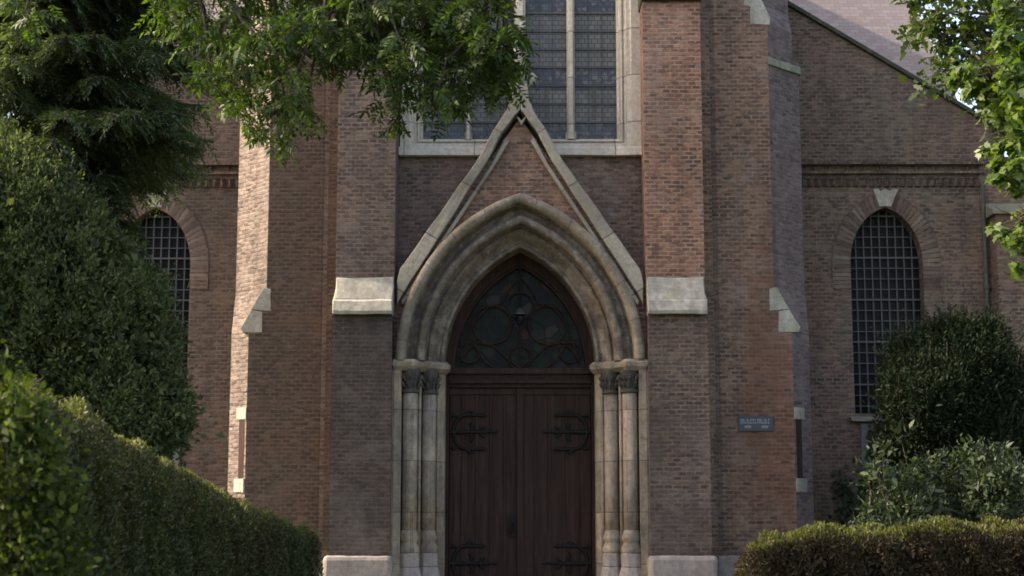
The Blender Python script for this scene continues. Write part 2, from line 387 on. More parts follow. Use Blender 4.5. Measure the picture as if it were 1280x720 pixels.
M['dglass'] = simple('dark_window_glass', (.010,.010,.011), .4, .4, 3, .15, .15)
def slate():
    m, nt, b = newmat('purple_grey_slate')
    tc = N(nt, 'ShaderNodeTexCoord')
    br = N(nt, 'ShaderNodeTexBrick'); L(nt, tc.outputs['UV'], br.inputs['Vector'])
    for k, v in (('Scale',1),('Mortar Size',.008),('Brick Width',.17),('Row Height',.10)): br.inputs[k].default_value = v
    br.inputs['Color1'].default_value = (0,0,0,1); br.inputs['Color2'].default_value = (1,1,1,1)
    g = N(nt, 'ShaderNodeNewGeometry'); n1 = noise(nt, g.outputs['Position'], .8, 6, .7)
    col = ramp(nt, math_(nt, 'ADD', math_(nt, 'MULTIPLY', br.outputs['Color'], .5), math_(nt, 'MULTIPLY', n1, .5)), [(0,(.155,.125,.115)),(.5,(.205,.172,.162)),(1,(.26,.225,.212))])
    col = mix(nt, math_(nt, 'MULTIPLY', br.outputs['Fac'], .35), col, (.12,.105,.105))
    L(nt, col, b.inputs['Base Color']); b.inputs['Roughness'].default_value = .6
    bump(nt, b, br.outputs['Fac'], -.5, .01); return m
M['slate'] = slate()
M['bark'] = simple('bark', (.07,.055,.042), .95, .5, 14, .1, .9, stretch=(3,3,.6))
M['enamel'] = simple('dark_blue_enamel', (.022,.035,.045), .3, .2, 20, .5, .05)
M['white_letter'] = simple('pale_lettering', (.28,.31,.33), .5, .15, 40)
M['pipe'] = simple('weathered_grey_green_pipe', (.09,.095,.075), .8, .3, 10, .4)
M['lantern'] = simple('pale_lantern_glass', (.06,.058,.05), .35, .2, 30, .5)
M['panelwood'] = simple('weathered_grey_board', (.06,.06,.058), .8, .4, 8)

# leaves
M['l_ash'] = leafmat('ash_leaf', [(.016,.028,.008),(.032,.058,.012),(.055,.095,.018),(.10,.15,.026)], .35)
M['l_maple'] = leafmat('maple_leaf', [(.035,.06,.015),(.07,.115,.026),(.11,.165,.036),(.17,.22,.06)], .45, .4, .45)
M['l_oak'] = leafmat('oak_leaf', [(.016,.03,.010),(.03,.055,.014),(.06,.085,.022),(.09,.12,.03)], .3)
M['l_con'] = leafmat('conifer_needle', [(.055,.072,.046),(.085,.115,.068),(.12,.155,.09),(.16,.19,.105)], .3)
M['l_shrub'] = leafmat('round_shrub_leaf', [(.040,.052,.028),(.068,.088,.044),(.108,.134,.062),(.165,.19,.08)], .3, .65, .1)
M['l_yew'] = leafmat('yew_needle', [(.008,.014,.008),(.014,.022,.011),(.021,.033,.016),(.035,.052,.024)], .12, .7, .1)
M['l_light'] = leafmat('light_shrub_leaf', [(.018,.028,.015),(.032,.048,.025),(.050,.072,.036),(.08,.108,.054)], .3)
M['l_hedge'] = leafmat('hedge_leaf', [(.022,.028,.011),(.046,.056,.020),(.07,.084,.028),(.11,.12,.036)], .22, brown=.6)
M['l_hedge_sunlit'] = leafmat('hedge_sunlit_leaf', [(.05,.06,.015),(.08,.09,.02),(.11,.11,.03),(.15,.13,.04)], .3)  # sunlight on the clipped hedge's top edge, put into the leaf colour
M['l_brown'] = leafmat('browned_hedge_leaf', [(.026,.021,.014),(.05,.036,.022),(.075,.052,.030),(.045,.055,.02)], .2, brown=.5)
M['l_rtip'] = leafmat('hedge_top_leaf', [(.06,.065,.02),(.10,.10,.028),(.11,.13,.03),(.16,.15,.045)], .3)
M['l_ivy'] = leafmat('ivy_leaf', [(.016,.024,.008),(.028,.042,.011),(.046,.068,.015),(.12,.15,.03)], .35, .6, .12)
M['stalk'] = simple('dry_stalk', (.16,.12,.06), .9, .3, 20)

# ================================================================= CHURCH
church = thing('church', 'brown brick gothic church with pointed stone portal, wooden double door and steep gable', 'church', (0,0,0))
TOPZ = 12.5; BOT = -.2
def arch_pts(a, c, z0, n=24, cx=0.0):
    r = a+c; th = math.acos(c/r)
    right = [(cx-c+r*math.cos(th*i/n), z0+r*math.sin(th*i/n)) for i in range(n+1)]
    left = [(2*cx-x, z) for x, z in right[:-1]][::-1]
    return right+left          # right springing, apex, left springing
ZS = PZ(450, -.5); CC = .664; THR = .5

# --- front wall of the tower between the corner buttresses
wz0 = PZ(190, 0); wx0 = PX(505, 190, 0); wx1 = PX(798, 190, 0); wtop = 11.2
b = MB()
door_hole = arch_pts(1.05, CC, ZS)
door_hole = [(1.05, BOT+.01)]+door_hole+[(-1.05, BOT+.01)]
win_hole = [(wx0, wz0), (wx1, wz0), (wx1, wtop), (wx0, wtop)]
outl = [(-2.5, BOT), (-1.05, BOT)]+[(x, z) for x, z in arch_pts(1.05, CC, ZS)][::-1]+[(1.05, BOT), (2.5, BOT), (2.5, TOPZ), (0, 15.5), (-2.5, TOPZ)]
b.plate(outl, 0, .6, [win_hole])
b.build('tower_wall', M['wall_dark'], church)

# --- big window
GY = .25
wf = MB(); Yf = -.05
ox0, ox1 = PX(500,190,Yf), PX(803,190,Yf); oz = PZ(195, Yf)
ix0, ix1 = PX(529,170,GY), PX(771,170,GY); iz = PZ(176, GY)
# stepped frame: outer flat, hollow, inner bead
steps = [(0,0,-.05),(0,0,-.05)]
def ring(mb, a, bq, m=0):   # a,b = (x0,x1,z0,Y) : U-shaped strip joined between two depths
    (ax0,ax1,az,aY), (bx0,bx1,bz,bY) = a, bq
    pa = [(ax0,aY,wtop),(ax0,aY,az),(ax1,aY,az),(ax1,aY,wtop)]; pb = [(bx0,bY,wtop),(bx0,bY,bz),(bx1,bY,bz),(bx1,bY,wtop)]
    mb.grid([pa, pb], m)
w_ = lambda t: (ox0+(ix0-ox0)*t, ox1+(ix1-ox1)*t)
stg = [(0,.06),(0,-.05),(.42,-.05),(.46,-.02),(.62,-.01),(.66,.05),(.74,.08),(.80,.05),(.86,.06),(.92,.14),(1.0,.16),(1.0,.30)]
def sz(t): return oz+(iz-oz)*min(1, t) if t < 1 else iz
prev = None
for t, y in stg:
    x0, x1 = w_(t); z = oz+(iz-oz)*(t if t < .5 else .5+(t-.5))
    cur = (x0, x1, z, y)
    if prev: ring(wf, prev, cur)
    prev = cur
wf.box(ox0, ox1, -.05, .3, wtop, wtop+.4)
frame = wf.build('window_frame', M['stone_frame'], church, label='cream stone frame of the tall tower window')
sl = MB(); zl = PZ(195, -.05); sl.prism([(ox0-.02,-.10,zl-.0),(ox1+.02,-.10,zl),(ox1+.02,-.052,zl),(ox0-.02,-.052,zl)],[(ox0-.02,-.08,zl+.10),(ox1+.02,-.08,zl+.10),(ox1+.02,-.052,zl+.13),(ox0-.02,-.052,zl+.13)])
sl.build('sill', M['stone_frame'], frame, bevel=.008)
mulls = [((582,589),.10), ((643,657),.03), ((709,719),.08)]
cxs = []
for (a, c), y in mulls:
    x0, x1 = PX(a,150,y), PX(c,150,y); w = (x1-x0); xm = (x0+x1)/2
    q = MB(); pts = [(xm-w*.25,y),(xm+w*.25,y),(xm+w*.5,y+.08),(xm+w*.5,.26),(xm-w*.5,.26),(xm-w*.5,y+.08)]
    q.plan(pts, iz-.02, wtop); q.plan([(xm+(px_-xm)*1.35, y_-.012 if y_ < .2 else y_) for px_, y_ in pts], iz-.02, iz+.09)
    q.build('mullion', M['stone_frame'], frame, bevel=.006); cxs.append((x0, x1))
edges = [ix0]+[e for c in cxs for e in c]+[ix1]
for k in range(0, 8, 2):
    q = MB(); q.box(edges[k]-.02, edges[k+1]+.02, GY, GY+.02, iz-.03, wtop); gl = q.build('glass_panel', M['glass'], frame)
    zz = iz+.23
    q = MB()
    while zz < wtop:
        q.box(edges[k], edges[k+1], GY-.022, GY-.004, zz, zz+.014); zz += .245
    for fx in (.34, .66):
        xx = edges[k]+(edges[k+1]-edges[k])*fx; q.box(xx-.003, xx+.003, GY-.015, GY-.003, iz, wtop)
    q.build('saddle_bars', M['lead'], gl)

# --- pier buttresses flanking the portal (each with weathered cap and plinth)
def pier(s):
    Yu, Yl = -.50, -.62
    xi_u = PX(806,250,Yu); xo_u = PX(879,250,Yu); xi_l = PX(812,560,Yl); xo_l = PX(888,560,Yl)
    zc1, zc0 = PZ(347,Yu), PZ(393,-.70)
    q = MB()
    q.plan([(s*xi_u,Yu),(s*xo_u,Yu),(s*xo_u,.05),(s*xi_u,.05)], zc0, 9.2, 0)
    q.plan([(s*xi_l,Yl),(s*xo_l,Yl),(s*xo_l,.05),(s*xi_l,.05)], BOT, zc0+.02, 1)
    mats = [M['pier_warm'], M['pier_mixed']] if s > 0 else [M['pier_brown'], M['pier_sooty']]
    o = q.build('buttress', mats, church)
    # narrow set-back strip on the outer side
    q = MB(); xa = xo_l+.0; q.plan([(s*(xo_u-.02),-.16),(s*(xo_l+.13),-.16),(s*(xo_l+.13),.03),(s*(xo_u-.02),.03)], BOT, 12)
    q.build('pilaster', M['corner_right'] if s > 0 else M['corner_left'], o)
    # capstone: sloping weathering with nosing and drip
    q = MB(); a, c = xi_u+.008, xo_l-.012
    Yn = -.72; zj = PZ(374,-.64); zlip = PZ(388,Yn)
    prof = [(.0,zc0),(Yl+.04,zc0),(Yl+.02,zc0+.02),(Yn,zc0),(Yn-.01,zlip),(Yn+.035,zj-.018),(Yn+.085,zj-.004),(Yn+.085,zj+.012),(Yu-.012,zc1),(.0,zc1+.02)]
    q.prism([(s*a,y,z) for y, z in prof], [(s*(c-.02 if z > zj else c),y,z) for y, z in prof])
    q.build('capstone', M['stone_cap'], o, bevel=.012)
    # plinth
    q = MB(); zp = PZ(693,-.72); x0, x1 = PX(811,700,-.72), PX(898,700,-.72)
    q.prism([(s*x0,-.72,BOT),(s*x1,-.72,BOT),(s*x1,0,BOT),(s*x0,0,BOT)], [(s*x0,-.72,zp-.02),(s*x1,-.72,zp-.02),(s*x1,0,zp),(s*x0,0,zp)])
    q.build('plinth', M['plinth'], o, bevel=.05)
    # upper dark cap just under the frame top
    if True:
        q = MB(); zt = PZ(2,Yu); q.prism([(s*(xi_u-.02),Yu-.07,zt),(s*(xo_u+.02),Yu-.07,zt),(s*(xo_u+.02),.0,zt),(s*(xi_u-.02),.0,zt)],
                                      [(s*(xi_u-.02),Yu-.05,zt+.1),(s*(xo_u+.02),Yu-.05,zt+.1),(s*(xo_u+.02),.0,zt+.75),(s*(xi_u-.02),.0,zt+.75)])
        q.build('capstone', M['coping_dark'], o, bevel=.01, label='dark weathered upper cap of the buttress')
for s in (1, -1): pier(s)

# --- splayed corner buttresses
def corner(s):
    mf, ms = (M['corner_right'], M['splay_right']) if s > 0 else (M['corner_left'], M['splay_left'])
    z_slab = PZ(72,.2); zq1, zq0 = PZ(2,0), PZ(30,0); zw1, zw0 = PZ(360,0), PZ(414,0)
    st = [(3.42, 3.68, BOT, zw0), (3.205, 3.68, zw1, z_slab), (3.205, 3.58, z_slab, zq0), (2.99, 3.58, zq1, 11.5)]
    q = MB()
    def pl(xa, xb): return [(2.503,0),(xa,0),(xb,xb-xa),(xb,2.2),(2.503,2.2)]
    def lay(p0, z0, p1, z1):
        o = len(q.v); n = len(p0)
        q.v += [(s*x,y,z0) for x, y in p0]+[(s*x,y,z1) for x, y in p1]
        for i in range(n): q.face([o+i, o+(i+1)%n, o+n+(i+1)%n, o+n+i], 1 if i == 1 or i == 2 else 0)
        q.face([o+n+i for i in range(n)], 1)
    lay(pl(3.42,3.68), BOT, pl(3.42,3.68), zw0)
    lay(pl(3.42,3.68), zw0, pl(3.205,3.68), zw1)
    lay(pl(3.205,3.68), zw1, pl(3.205,3.68), z_slab)
    lay(pl(3.205,3.58), z_slab, pl(3.205,3.58), zq0)
    lay(pl(3.205,3.58), zq0, pl(2.99,3.58), zq1)
    lay(pl(2.99,3.58), zq1, pl(2.99,3.58), 11.5)
    o = q.build('corner_buttress', [mf, ms], church)
    # quoin stones of the weatherings, set 6 mm proud of the front
    def quoin(pix, Y=-.006, m='stone_cap'):
        k = MB(); pts = [P(px, py, 0) for px, py in pix]; k.plate([(s*x, z) for x, z in pts], Y, .12); k.build('quoin_stone', M[m], o, bevel=.006)
    quoin([(962,361),(971,359),(987,387),(962,388)]); quoin([(973,389),(987,387.5),(1000,409),(998,415),(973,415)])
    quoin([(930,-2),(950,-4),(963,22),(962,31),(938,30),(938,8),(930,7)])
    # slab on the splay
    k = MB(); d = .035
    a0, a1 = (3.205-.01, -.035), (3.68+.03, 3.68-3.205-.02)
    k.prism([(s*a0[0],a0[1],z_slab-.16),(s*a1[0],a1[1],z_slab-.16),(s*a1[0],1.2,z_slab-.16),(s*3.2,1.2,z_slab-.16)],
            [(s*a0[0],a0[1]+.02,z_slab-.05),(s*a1[0],a1[1]+.03,z_slab-.05),(s*3.58,1.2,z_slab+.08),(s*3.2,1.2,z_slab+.08)])
    k.build('capstone', M['mossy'], o, bevel=.012, label='mossy sloping slab on the splayed corner')
    # slit window in the lower splay, near the arris
    ux, uy = .7071, .7071; nx, ny = .7071, -.7071
    def onsplay(u, out): return (3.42+u*ux+out*nx, 0+u*uy+out*ny)
    def slab(u0, u1, o0, o1, z0, z1, nm, m, par):
        pts = [onsplay(u0,o1), onsplay(u1,o1), onsplay(u1,o0), onsplay(u0,o0)]
        k = MB(); k.plan([(s*x,y) for x, y in pts], z0, z1); return k.build(nm, m, par, bevel=.004)
    zt, zb = PZ(524,0), PZ(598,0)
    sw = slab(.035, .15, -.03, .004, zb, zt, 'slit_window', M['wood'], church)
    slab(.0, .21, -.05, .012, zt+.002, zt+.15, 'lintel', M['stone_cap'], sw)
    slab(.0, .21, -.05, .02, zb-.17, zb-.002, 'sill', M['stone_cap'], sw)
    # tower plinth
    k = MB(); zp = PZ(695,-.06); k.plan([(s*x,y) for x, y in [(2.3,-.07),(3.45,-.07),(3.76,.23),(3.76,1.4),(2.3,1.4)]], BOT, zp)
    k.build('plinth', M['plinth'], o, bevel=.02)
for s in (1, -1): corner(s)

# --- portal arch mouldings
def roll(cx, cy, r, a0, a1, n=7):
    return [(cx+r*math.cos(R(a0+(a1-a0)*i/n)), cy+r*math.sin(R(a0+(a1-a0)*i/n))) for i in range(n+1)]
prof = [(1.53,-.36),(1.53,-.50)]+roll(1.465,-.50,.062,0,-180,8)+[(1.395,-.47)]
hood_n = len(prof)
prof += roll(1.32,-.46,.07,10,190,8)[0:0]+[(1.385,-.40),(1.36,-.345),(1.32,-.33),(1.285,-.36),(1.275,-.42)]
prof += roll(1.225,-.42,.05,0,-180,7)+[(1.17,-.40),(1.168,-.30),(1.155,-.275),(1.14,-.29)]
prof += [(1.125,-.295),(1.02,-.14),(1.0,-.145)]+roll(.972,-.12,.03,30,-150,5)+[(.945,-.09),(.94,.36)]
n = 26; rows = []; uvs = []
for side in (1, -1):
    rows = []; uvs = []
    for i in range(n+1):
        rr = []; uu = []; t = i/n; v = 0; pa = None
        for a, y in prof:
            r = a+CC; th = math.acos(CC/r)*t
            rr.append((side*(-CC+r*math.cos(th)), y, ZS+r*math.sin(th)))
            if pa: v += math.hypot(a-pa[0], y-pa[1])
            pa = (a, y); uu.append((t*2.3+(side>0)*.2+(.21 if a < 1.28 else 0), v+.3))
        rows.append(rr); uvs.append(uu)
    if side == 1: q = MB()
    q.grid(rows, 0, uv=uvs, mats=[1 if j < hood_n-1 else 0 for j in range(len(prof)-1)])
q.build('portal_arch', [M['stone_arch'], M['stone_hood']], church, smooth=False)

# --- gable brickwork above the arch
apx, apz = 0.0, PZ(148,-.38)
kx, kz = PX(800,356,-.38), PZ(356,-.38)
ar = arch_pts(1.47, CC, ZS)
q = MB(); q.plate([(-1.63,kz),(-1.63,ZS-.1)]+ar[::-1]+[(1.63,ZS-.1),(1.63,kz),(kx,kz+.03),(0,apz),(-kx,kz+.03)], -.38, .0)
q.build('gable_wall', M['gable'], church)
def strip(outer, inner, Y0, Y1, name, mat, bev=.012, par=None):
    for s in (1, -1):
        k = MB(); fn = lambda p: (PX(p[0],p[1],Y0), PZ(p[1],Y0))
        po = [fn(p) for p in outer]; pi = [fn(p) for p in inner]
        k.plate([(s*x, z) for x, z in po+pi[::-1]], Y0, Y1); k.build(name, M[mat], church, bevel=bev)
strip([(804,352),(800,336),(703,199),(684,164),(668,140),(661,122),(660,104)], [(804,380),(798,368),(690,200),(672,164),(658,146),(650.2,137),(650.2,104)], -.50, .0, 'gable_coping', 'stone_coping')
strip([(799,376),(686,206),(667,171)], [(797,382),(682,208),(663,176)], -.45, -.36, 'gable_moulding', 'stone_coping', .01)
# little pendant under the apex
q = MB(); c = PX(652,150,-.45); zc = PZ(150,-.45)
q.plate([(-.07+c,zc+.05),(c,zc-.07),(c+.07,zc+.05),(c+.03,zc+.03),(c,zc-.01),(c-.03,zc+.03)], -.46, -.37); q.build('apex_carving', M['stone'], church, bevel=.008)
# finial
fx = PX(651,100,-.3); zf = PZ(106,-.3)
q = MB(); q.lathe(fx, -.3, [(.10,zf-.12),(.085,zf),(.07,zf+.06),(.10,zf+.10),(.075,zf+.14),(.06,zf+.3),(.09,zf+.36),(.11,zf+.44),(.06,zf+.52),(.015,zf+.58)], 10)
fin = q.build('finial', M['stone_cap'], church, smooth=True)
for k in range(4):
    a = k*math.pi/2; q = MB(); dx, dy = math.cos(a), math.sin(a)
    q.tube([(fx+dx*r, -.3+dy*r, zf+z) for r, z in ((.05,.0),(.10,.015),(.15,.05),(.17,.10),(.14,.13),(.11,.11))], [.04,.045,.045,.042,.034,.02], 8)
    q.build('crocket', M['stone_cap'], fin, smooth=True)

# --- jambs, colonettes
def jamb(s):
    q = MB(); z0 = BOT; z1 = ZS-.10
    pts = [(1.63,.0),(1.63,-.49),(1.545,-.492),(1.545,-.50),(1.45,-.50),(1.445,-.30),(1.25,-.28),(1.23,-.30),(1.22,-.10),(1.03,-.08),(1.01,-.10),(.965,-.06),(.94,-.02),(.94,.36),(1.63,.36)]
    q.plan([(s*x,y) for x, y in pts], z0, z1)
    o = q.build('portal_jamb', M['stone_jamb'], church, bevel=.006)
    for xx, yy in ((1.235,-.335),(1.02,-.125),(1.47,-.47)):
        k = MB(); k.lathe(s*xx, yy, [(.022,zz_) for zz_ in (1.2, 2.2, PZ(470,-.4))], 8); k.build('slim_shaft', M['stone_jamb'], o, smooth=True)
    # impost
    q = MB(); zi0 = PZ(460,-.5); zi1 = ZS+.01
    def off(d): return [(1.545+d*.3,.0),(1.545+d*.3,-.50-d),(1.30-d*.2,-.50-d),(1.23-d,-.34-d),(1.05-d*.3,-.18-d),(.93-d,-.06-d),(.93-d,.10),(1.1,.30)]
    def ring_(d, z): return [(s*x,y,z) for x, y in off(d)]
    for (d0, a), (d1, c) in (((.0,zi0-.03),(.05,zi0+.02)), ((.05,zi0+.02),(.06,zi0+.07)), ((.06,zi0+.07),(.02,zi1))):
        q.prism(ring_(d0,a), ring_(d1,c))
    q.build('impost', M['stone_jamb'], o, bevel=.008)
    ztc = PZ(463,-.4); zbc = PZ(490,-.4); zsb = PZ(668,-.4)
    for x, y, r in ((1.345,-.40,.092),(1.125,-.20,.088)):
        q = MB(); q.lathe(s*x, y, [(r*.98,zsb),(r,zsb+.5),(r,zbc)], 20)
        col = q.build('colonette', M['stone_jamb'], o, smooth=True)
        # capital with curled leaves
        q = MB(); q.lathe(s*x, y, [(r,zbc-.02),(r+.025,zbc-.005),(r+.025,zbc+.015),(r,zbc+.03),(r*.95,zbc+.08),(r*1.1,ztc-.08),(r*1.25,ztc-.02),(r*1.25,ztc+.02)], 18)
        for k in range(10):
            a = 2*math.pi*k/10; dx, dy = math.cos(a), math.sin(a)
            for zz, rr in ((zbc+.09,r*1.0),(zbc+.17,r*1.12)):
                a2 = a+(zz-zbc)*2; dx, dy = math.cos(a2), math.sin(a2)
                q.tube([(s*x+dx*rr, y+dy*rr, zz-.04),(s*x+dx*(rr+.03), y+dy*(rr+.03), zz),(s*x+dx*(rr+.045), y+dy*(rr+.045), zz+.02),(s*x+dx*(rr+.03), y+dy*(rr+.03), zz+.035)], [.014,.022,.018,.01], 5)
        q.build('capital', M['stone_soot'], col)
        # base and octagonal plinth
        zb1 = PZ(692,-.4)
        q = MB(); q.lathe(s*x, y, [(r*1.2,zb1),(r*1.38,zb1+.02),(r*1.38,zb1+.07),(r*1.1,zb1+.11),(r*1.05,zb1+.14),(r*1.25,zb1+.165),(r*1.25,zb1+.20),(r,zsb+.05)], 20)
        q.build('column_base', M['stone_jamb'], col, smooth=True)
        q = MB(); R8 = r*1.62
        f8 = lambda rr, z: [(s*x+rr*math.cos(math.pi/8+k*math.pi/4), y+rr*math.sin(math.pi/8+k*math.pi/4), z) for k in range(8)]
        q.prism(f8(R8*.9,zb1-.16), f8(R8*.9,zb1+.005)); q.prism(f8(R8*1.18,zb1-.30), f8(R8*.92,zb1-.16)); q.prism(f8(R8*1.18,BOT), f8(R8*1.18,zb1-.30))
        q.build('column_plinth', M['plinth'], col, bevel=.012)
for s in (1, -1): jamb(s)

# --- door frame, transom, tympanum
DY = .30
zt0, zt1 = PZ(485,DY), PZ(461,DY)
q = MB()
xi = .955
q.box(-xi, -.90, DY-.05, DY+.14, THR, ZS); q.box(.90, xi, DY-.05, DY+.14, THR, ZS)
prev = None
for z0, z1, y in ((zt0,zt0+.05,DY-.05),(zt0+.05,zt0+.10,DY-.09),(zt0+.10,zt0+.17,DY-.06),(zt0+.17,zt1,DY-.10)):
    q.box(-.90, .90, y, DY+.13, z0+.001, z1)
fr = q.build('door_frame', M['wood'], church, bevel=.006)
# tympanum frame ring
cT = CC
def ringplate(a0, a1, z0, Y0, Y1, nm, mat, par):
    o_ = arch_pts(a0, cT, z0); i_ = arch_pts(a1, cT, z0)
    k = MB(); rows = [[(x,Y1,z) for x, z in o_], [(x,Y0,z) for x, z in o_], [(x,Y0,z) for x, z in i_], [(x,Y1,z) for x, z in i_]]
    k.grid(rows); return k.build(nm, mat, par)
tymp = ringplate(1.09, .865, ZS-.06, DY-.06, DY+.12, 'tympanum', M['wood'], church)
ringplate(.875, .835, ZS-.06, DY-.02, DY+.12, 'inner_frame', M['wood'], tymp)
q = MB(); ap = arch_pts(.9, cT, ZS-.06); q.plate([(x,z) for x, z in ap], DY+.08, DY+.10); q.build('stained_glass', M['tglass'], tymp)
# tracery: foiled circles and ogee branches
def circ(px, py, rp, y=DY+.04, a0=0, a1=360, k=22):
    cx_, cz_ = P(px, py, y); r = rp/100.5
    return [(cx_+r*math.cos(R(a0+(a1-a0)*i/k)), y, cz_+r*math.sin(R(a0+(a1-a0)*i/k))) for i in range(k+1)]
q = MB()
for c in ((615,406,25),(684,406,25),(650,382,17),(650,447,15),(587,441,13),(713,441,13)):
    q.tube(circ(*c), .011, 6)
for s in (1, -1):
    f_ = lambda p: (PX(650+s*p[0], p[1], DY+.04), DY+.04, PZ(p[1], DY+.04))
    for path in ([(-2,462),(16,448),(34,432),(52,428),(66,438),(76,456)], [(0,346),(14,362),(24,380),(40,384),(55,400),(66,424),(70,445)], [(30,462),(44,452),(54,436),(60,424)]):
        q.tube([f_(p) for p in path], .011, 6)
q.tube([(PX(650,460,DY+.04),DY+.04,PZ(461,DY)),(PX(650,440,DY+.04),DY+.04,PZ(335,DY))], .012, 6)
q.build('tracery', M['wood'], tymp)
# door leaves
def leaf(s):
    q = MB(); x0, x1 = .012, .90; zt = zt0; nb = 5
    q.box(min(s*x0,s*x1), max(s*x0,s*x1), DY+.03, DY+.08, THR+.02, zt)
    w = (x1-x0)/nb
    for k in range(nb):
        a, c = x0+k*w+.007, x0+(k+1)*w-.007
        q.box(min(s*a,s*c), max(s*a,s*c), DY+.005, DY+.031, THR+.021, zt-.004)
        xm = x0+(k+1)*w
        if k < nb-1: q.box(s*xm-.018, s*xm+.018, DY-.012, DY+.004, THR+.03, zt-.09)
    q.box(min(s*x0,s*x1), max(s*x0,s*x1), DY-.014, DY+.003, zt-.085, zt-.005)
    q.box(min(s*x0,s*x1), max(s*x0,s*x1), DY-.014, DY+.003, THR+.022, THR+.25)
    o = q.build('door_leaf', M['wood'], church, bevel=.004)
    for py in (540, 704):
        zc = PZ(py, DY); y = DY-.022; h = MB(); X = lambda d: s*(.90-d)
        # hinge: long tapering strap, large C-scrolls and small leaf ends
        h.tube([(X(.02),y,zc),(X(.35),y,zc),(X(.62),y,zc)], [.026,.022,.012], 6)
        for up in (1, -1):
            h.tube([(X(.06+.16*(1-math.cos(R(t)))) if t < 90 else X(.22+.22*(t-90)/60), y, zc+up*.215*math.sin(R(min(t,90)))) for t in range(0, 151, 10)], .022, 6)
            h.tube([(X(.22),y,zc+up*.215),(X(.26),y,zc+up*.25),(X(.30),y,zc+up*.27)], [.016,.024,.01], 6)
            h.tube([(X(.02),y,zc+up*.18),(X(.06),y,zc+up*.215),(X(.12),y,zc+up*.19)], [.01,.02,.01], 6)
            h.tube([(X(.42),y,zc+up*.19),(X(.46),y,zc+up*.215),(X(.43),y,zc+up*.24)], [.01,.02,.008], 6)
            h.tube([(X(.28),y,zc+up*.02),(X(.30),y,zc+up*.07),(X(.28),y,zc+up*.12),(X(.25),y,zc+up*.10)], [.014,.022,.018,.008], 6)
            h.tube([(X(.40),y,zc+up*.01),(X(.42),y,zc+up*.05),(X(.46),y,zc+up*.07)], [.012,.018,.008], 6)
        h.build('strap_hinge', M['iron'], o)
    return o
dl = [leaf(s) for s in (-1, 1)]
q = MB(); q.box(-.045, .045, DY-.03, DY+.002, THR+.02, zt0-.002); q.build('astragal', M['wood'], dl[1], bevel=.01)
q = MB(); xh, zh = P(641, 657, DY); q.plate([(xh-.035,zh-.14),(xh+.035,zh-.14),(xh+.045,zh),(xh+.03,zh+.12),(xh,zh+.17),(xh-.03,zh+.12),(xh-.045,zh)], DY-.036, DY-.028)
q.tube([(xh,DY-.04,zh+.05),(xh-.03,DY-.075,zh+.02),(xh-.035,DY-.08,zh-.05),(xh,DY-.075,zh-.09),(xh+.035,DY-.08,zh-.05),(xh+.03,DY-.075,zh+.02),(xh,DY-.04,zh+.05)], .012, 6)
q.build('handle', M['iron'], dl[0])
# landing and steps
for k, (d, z) in enumerate(((.9,THR-.0),(1.25,THR-.165),(1.6,THR-.33))):
    q = MB(); hw = 1.7+k*.3; q.box(-hw, hw, -d-.2, .42-.001*k if k == 0 else -.3-.01*k, -.2, z); q.build('step', M['bluestone'], church, bevel=.015)
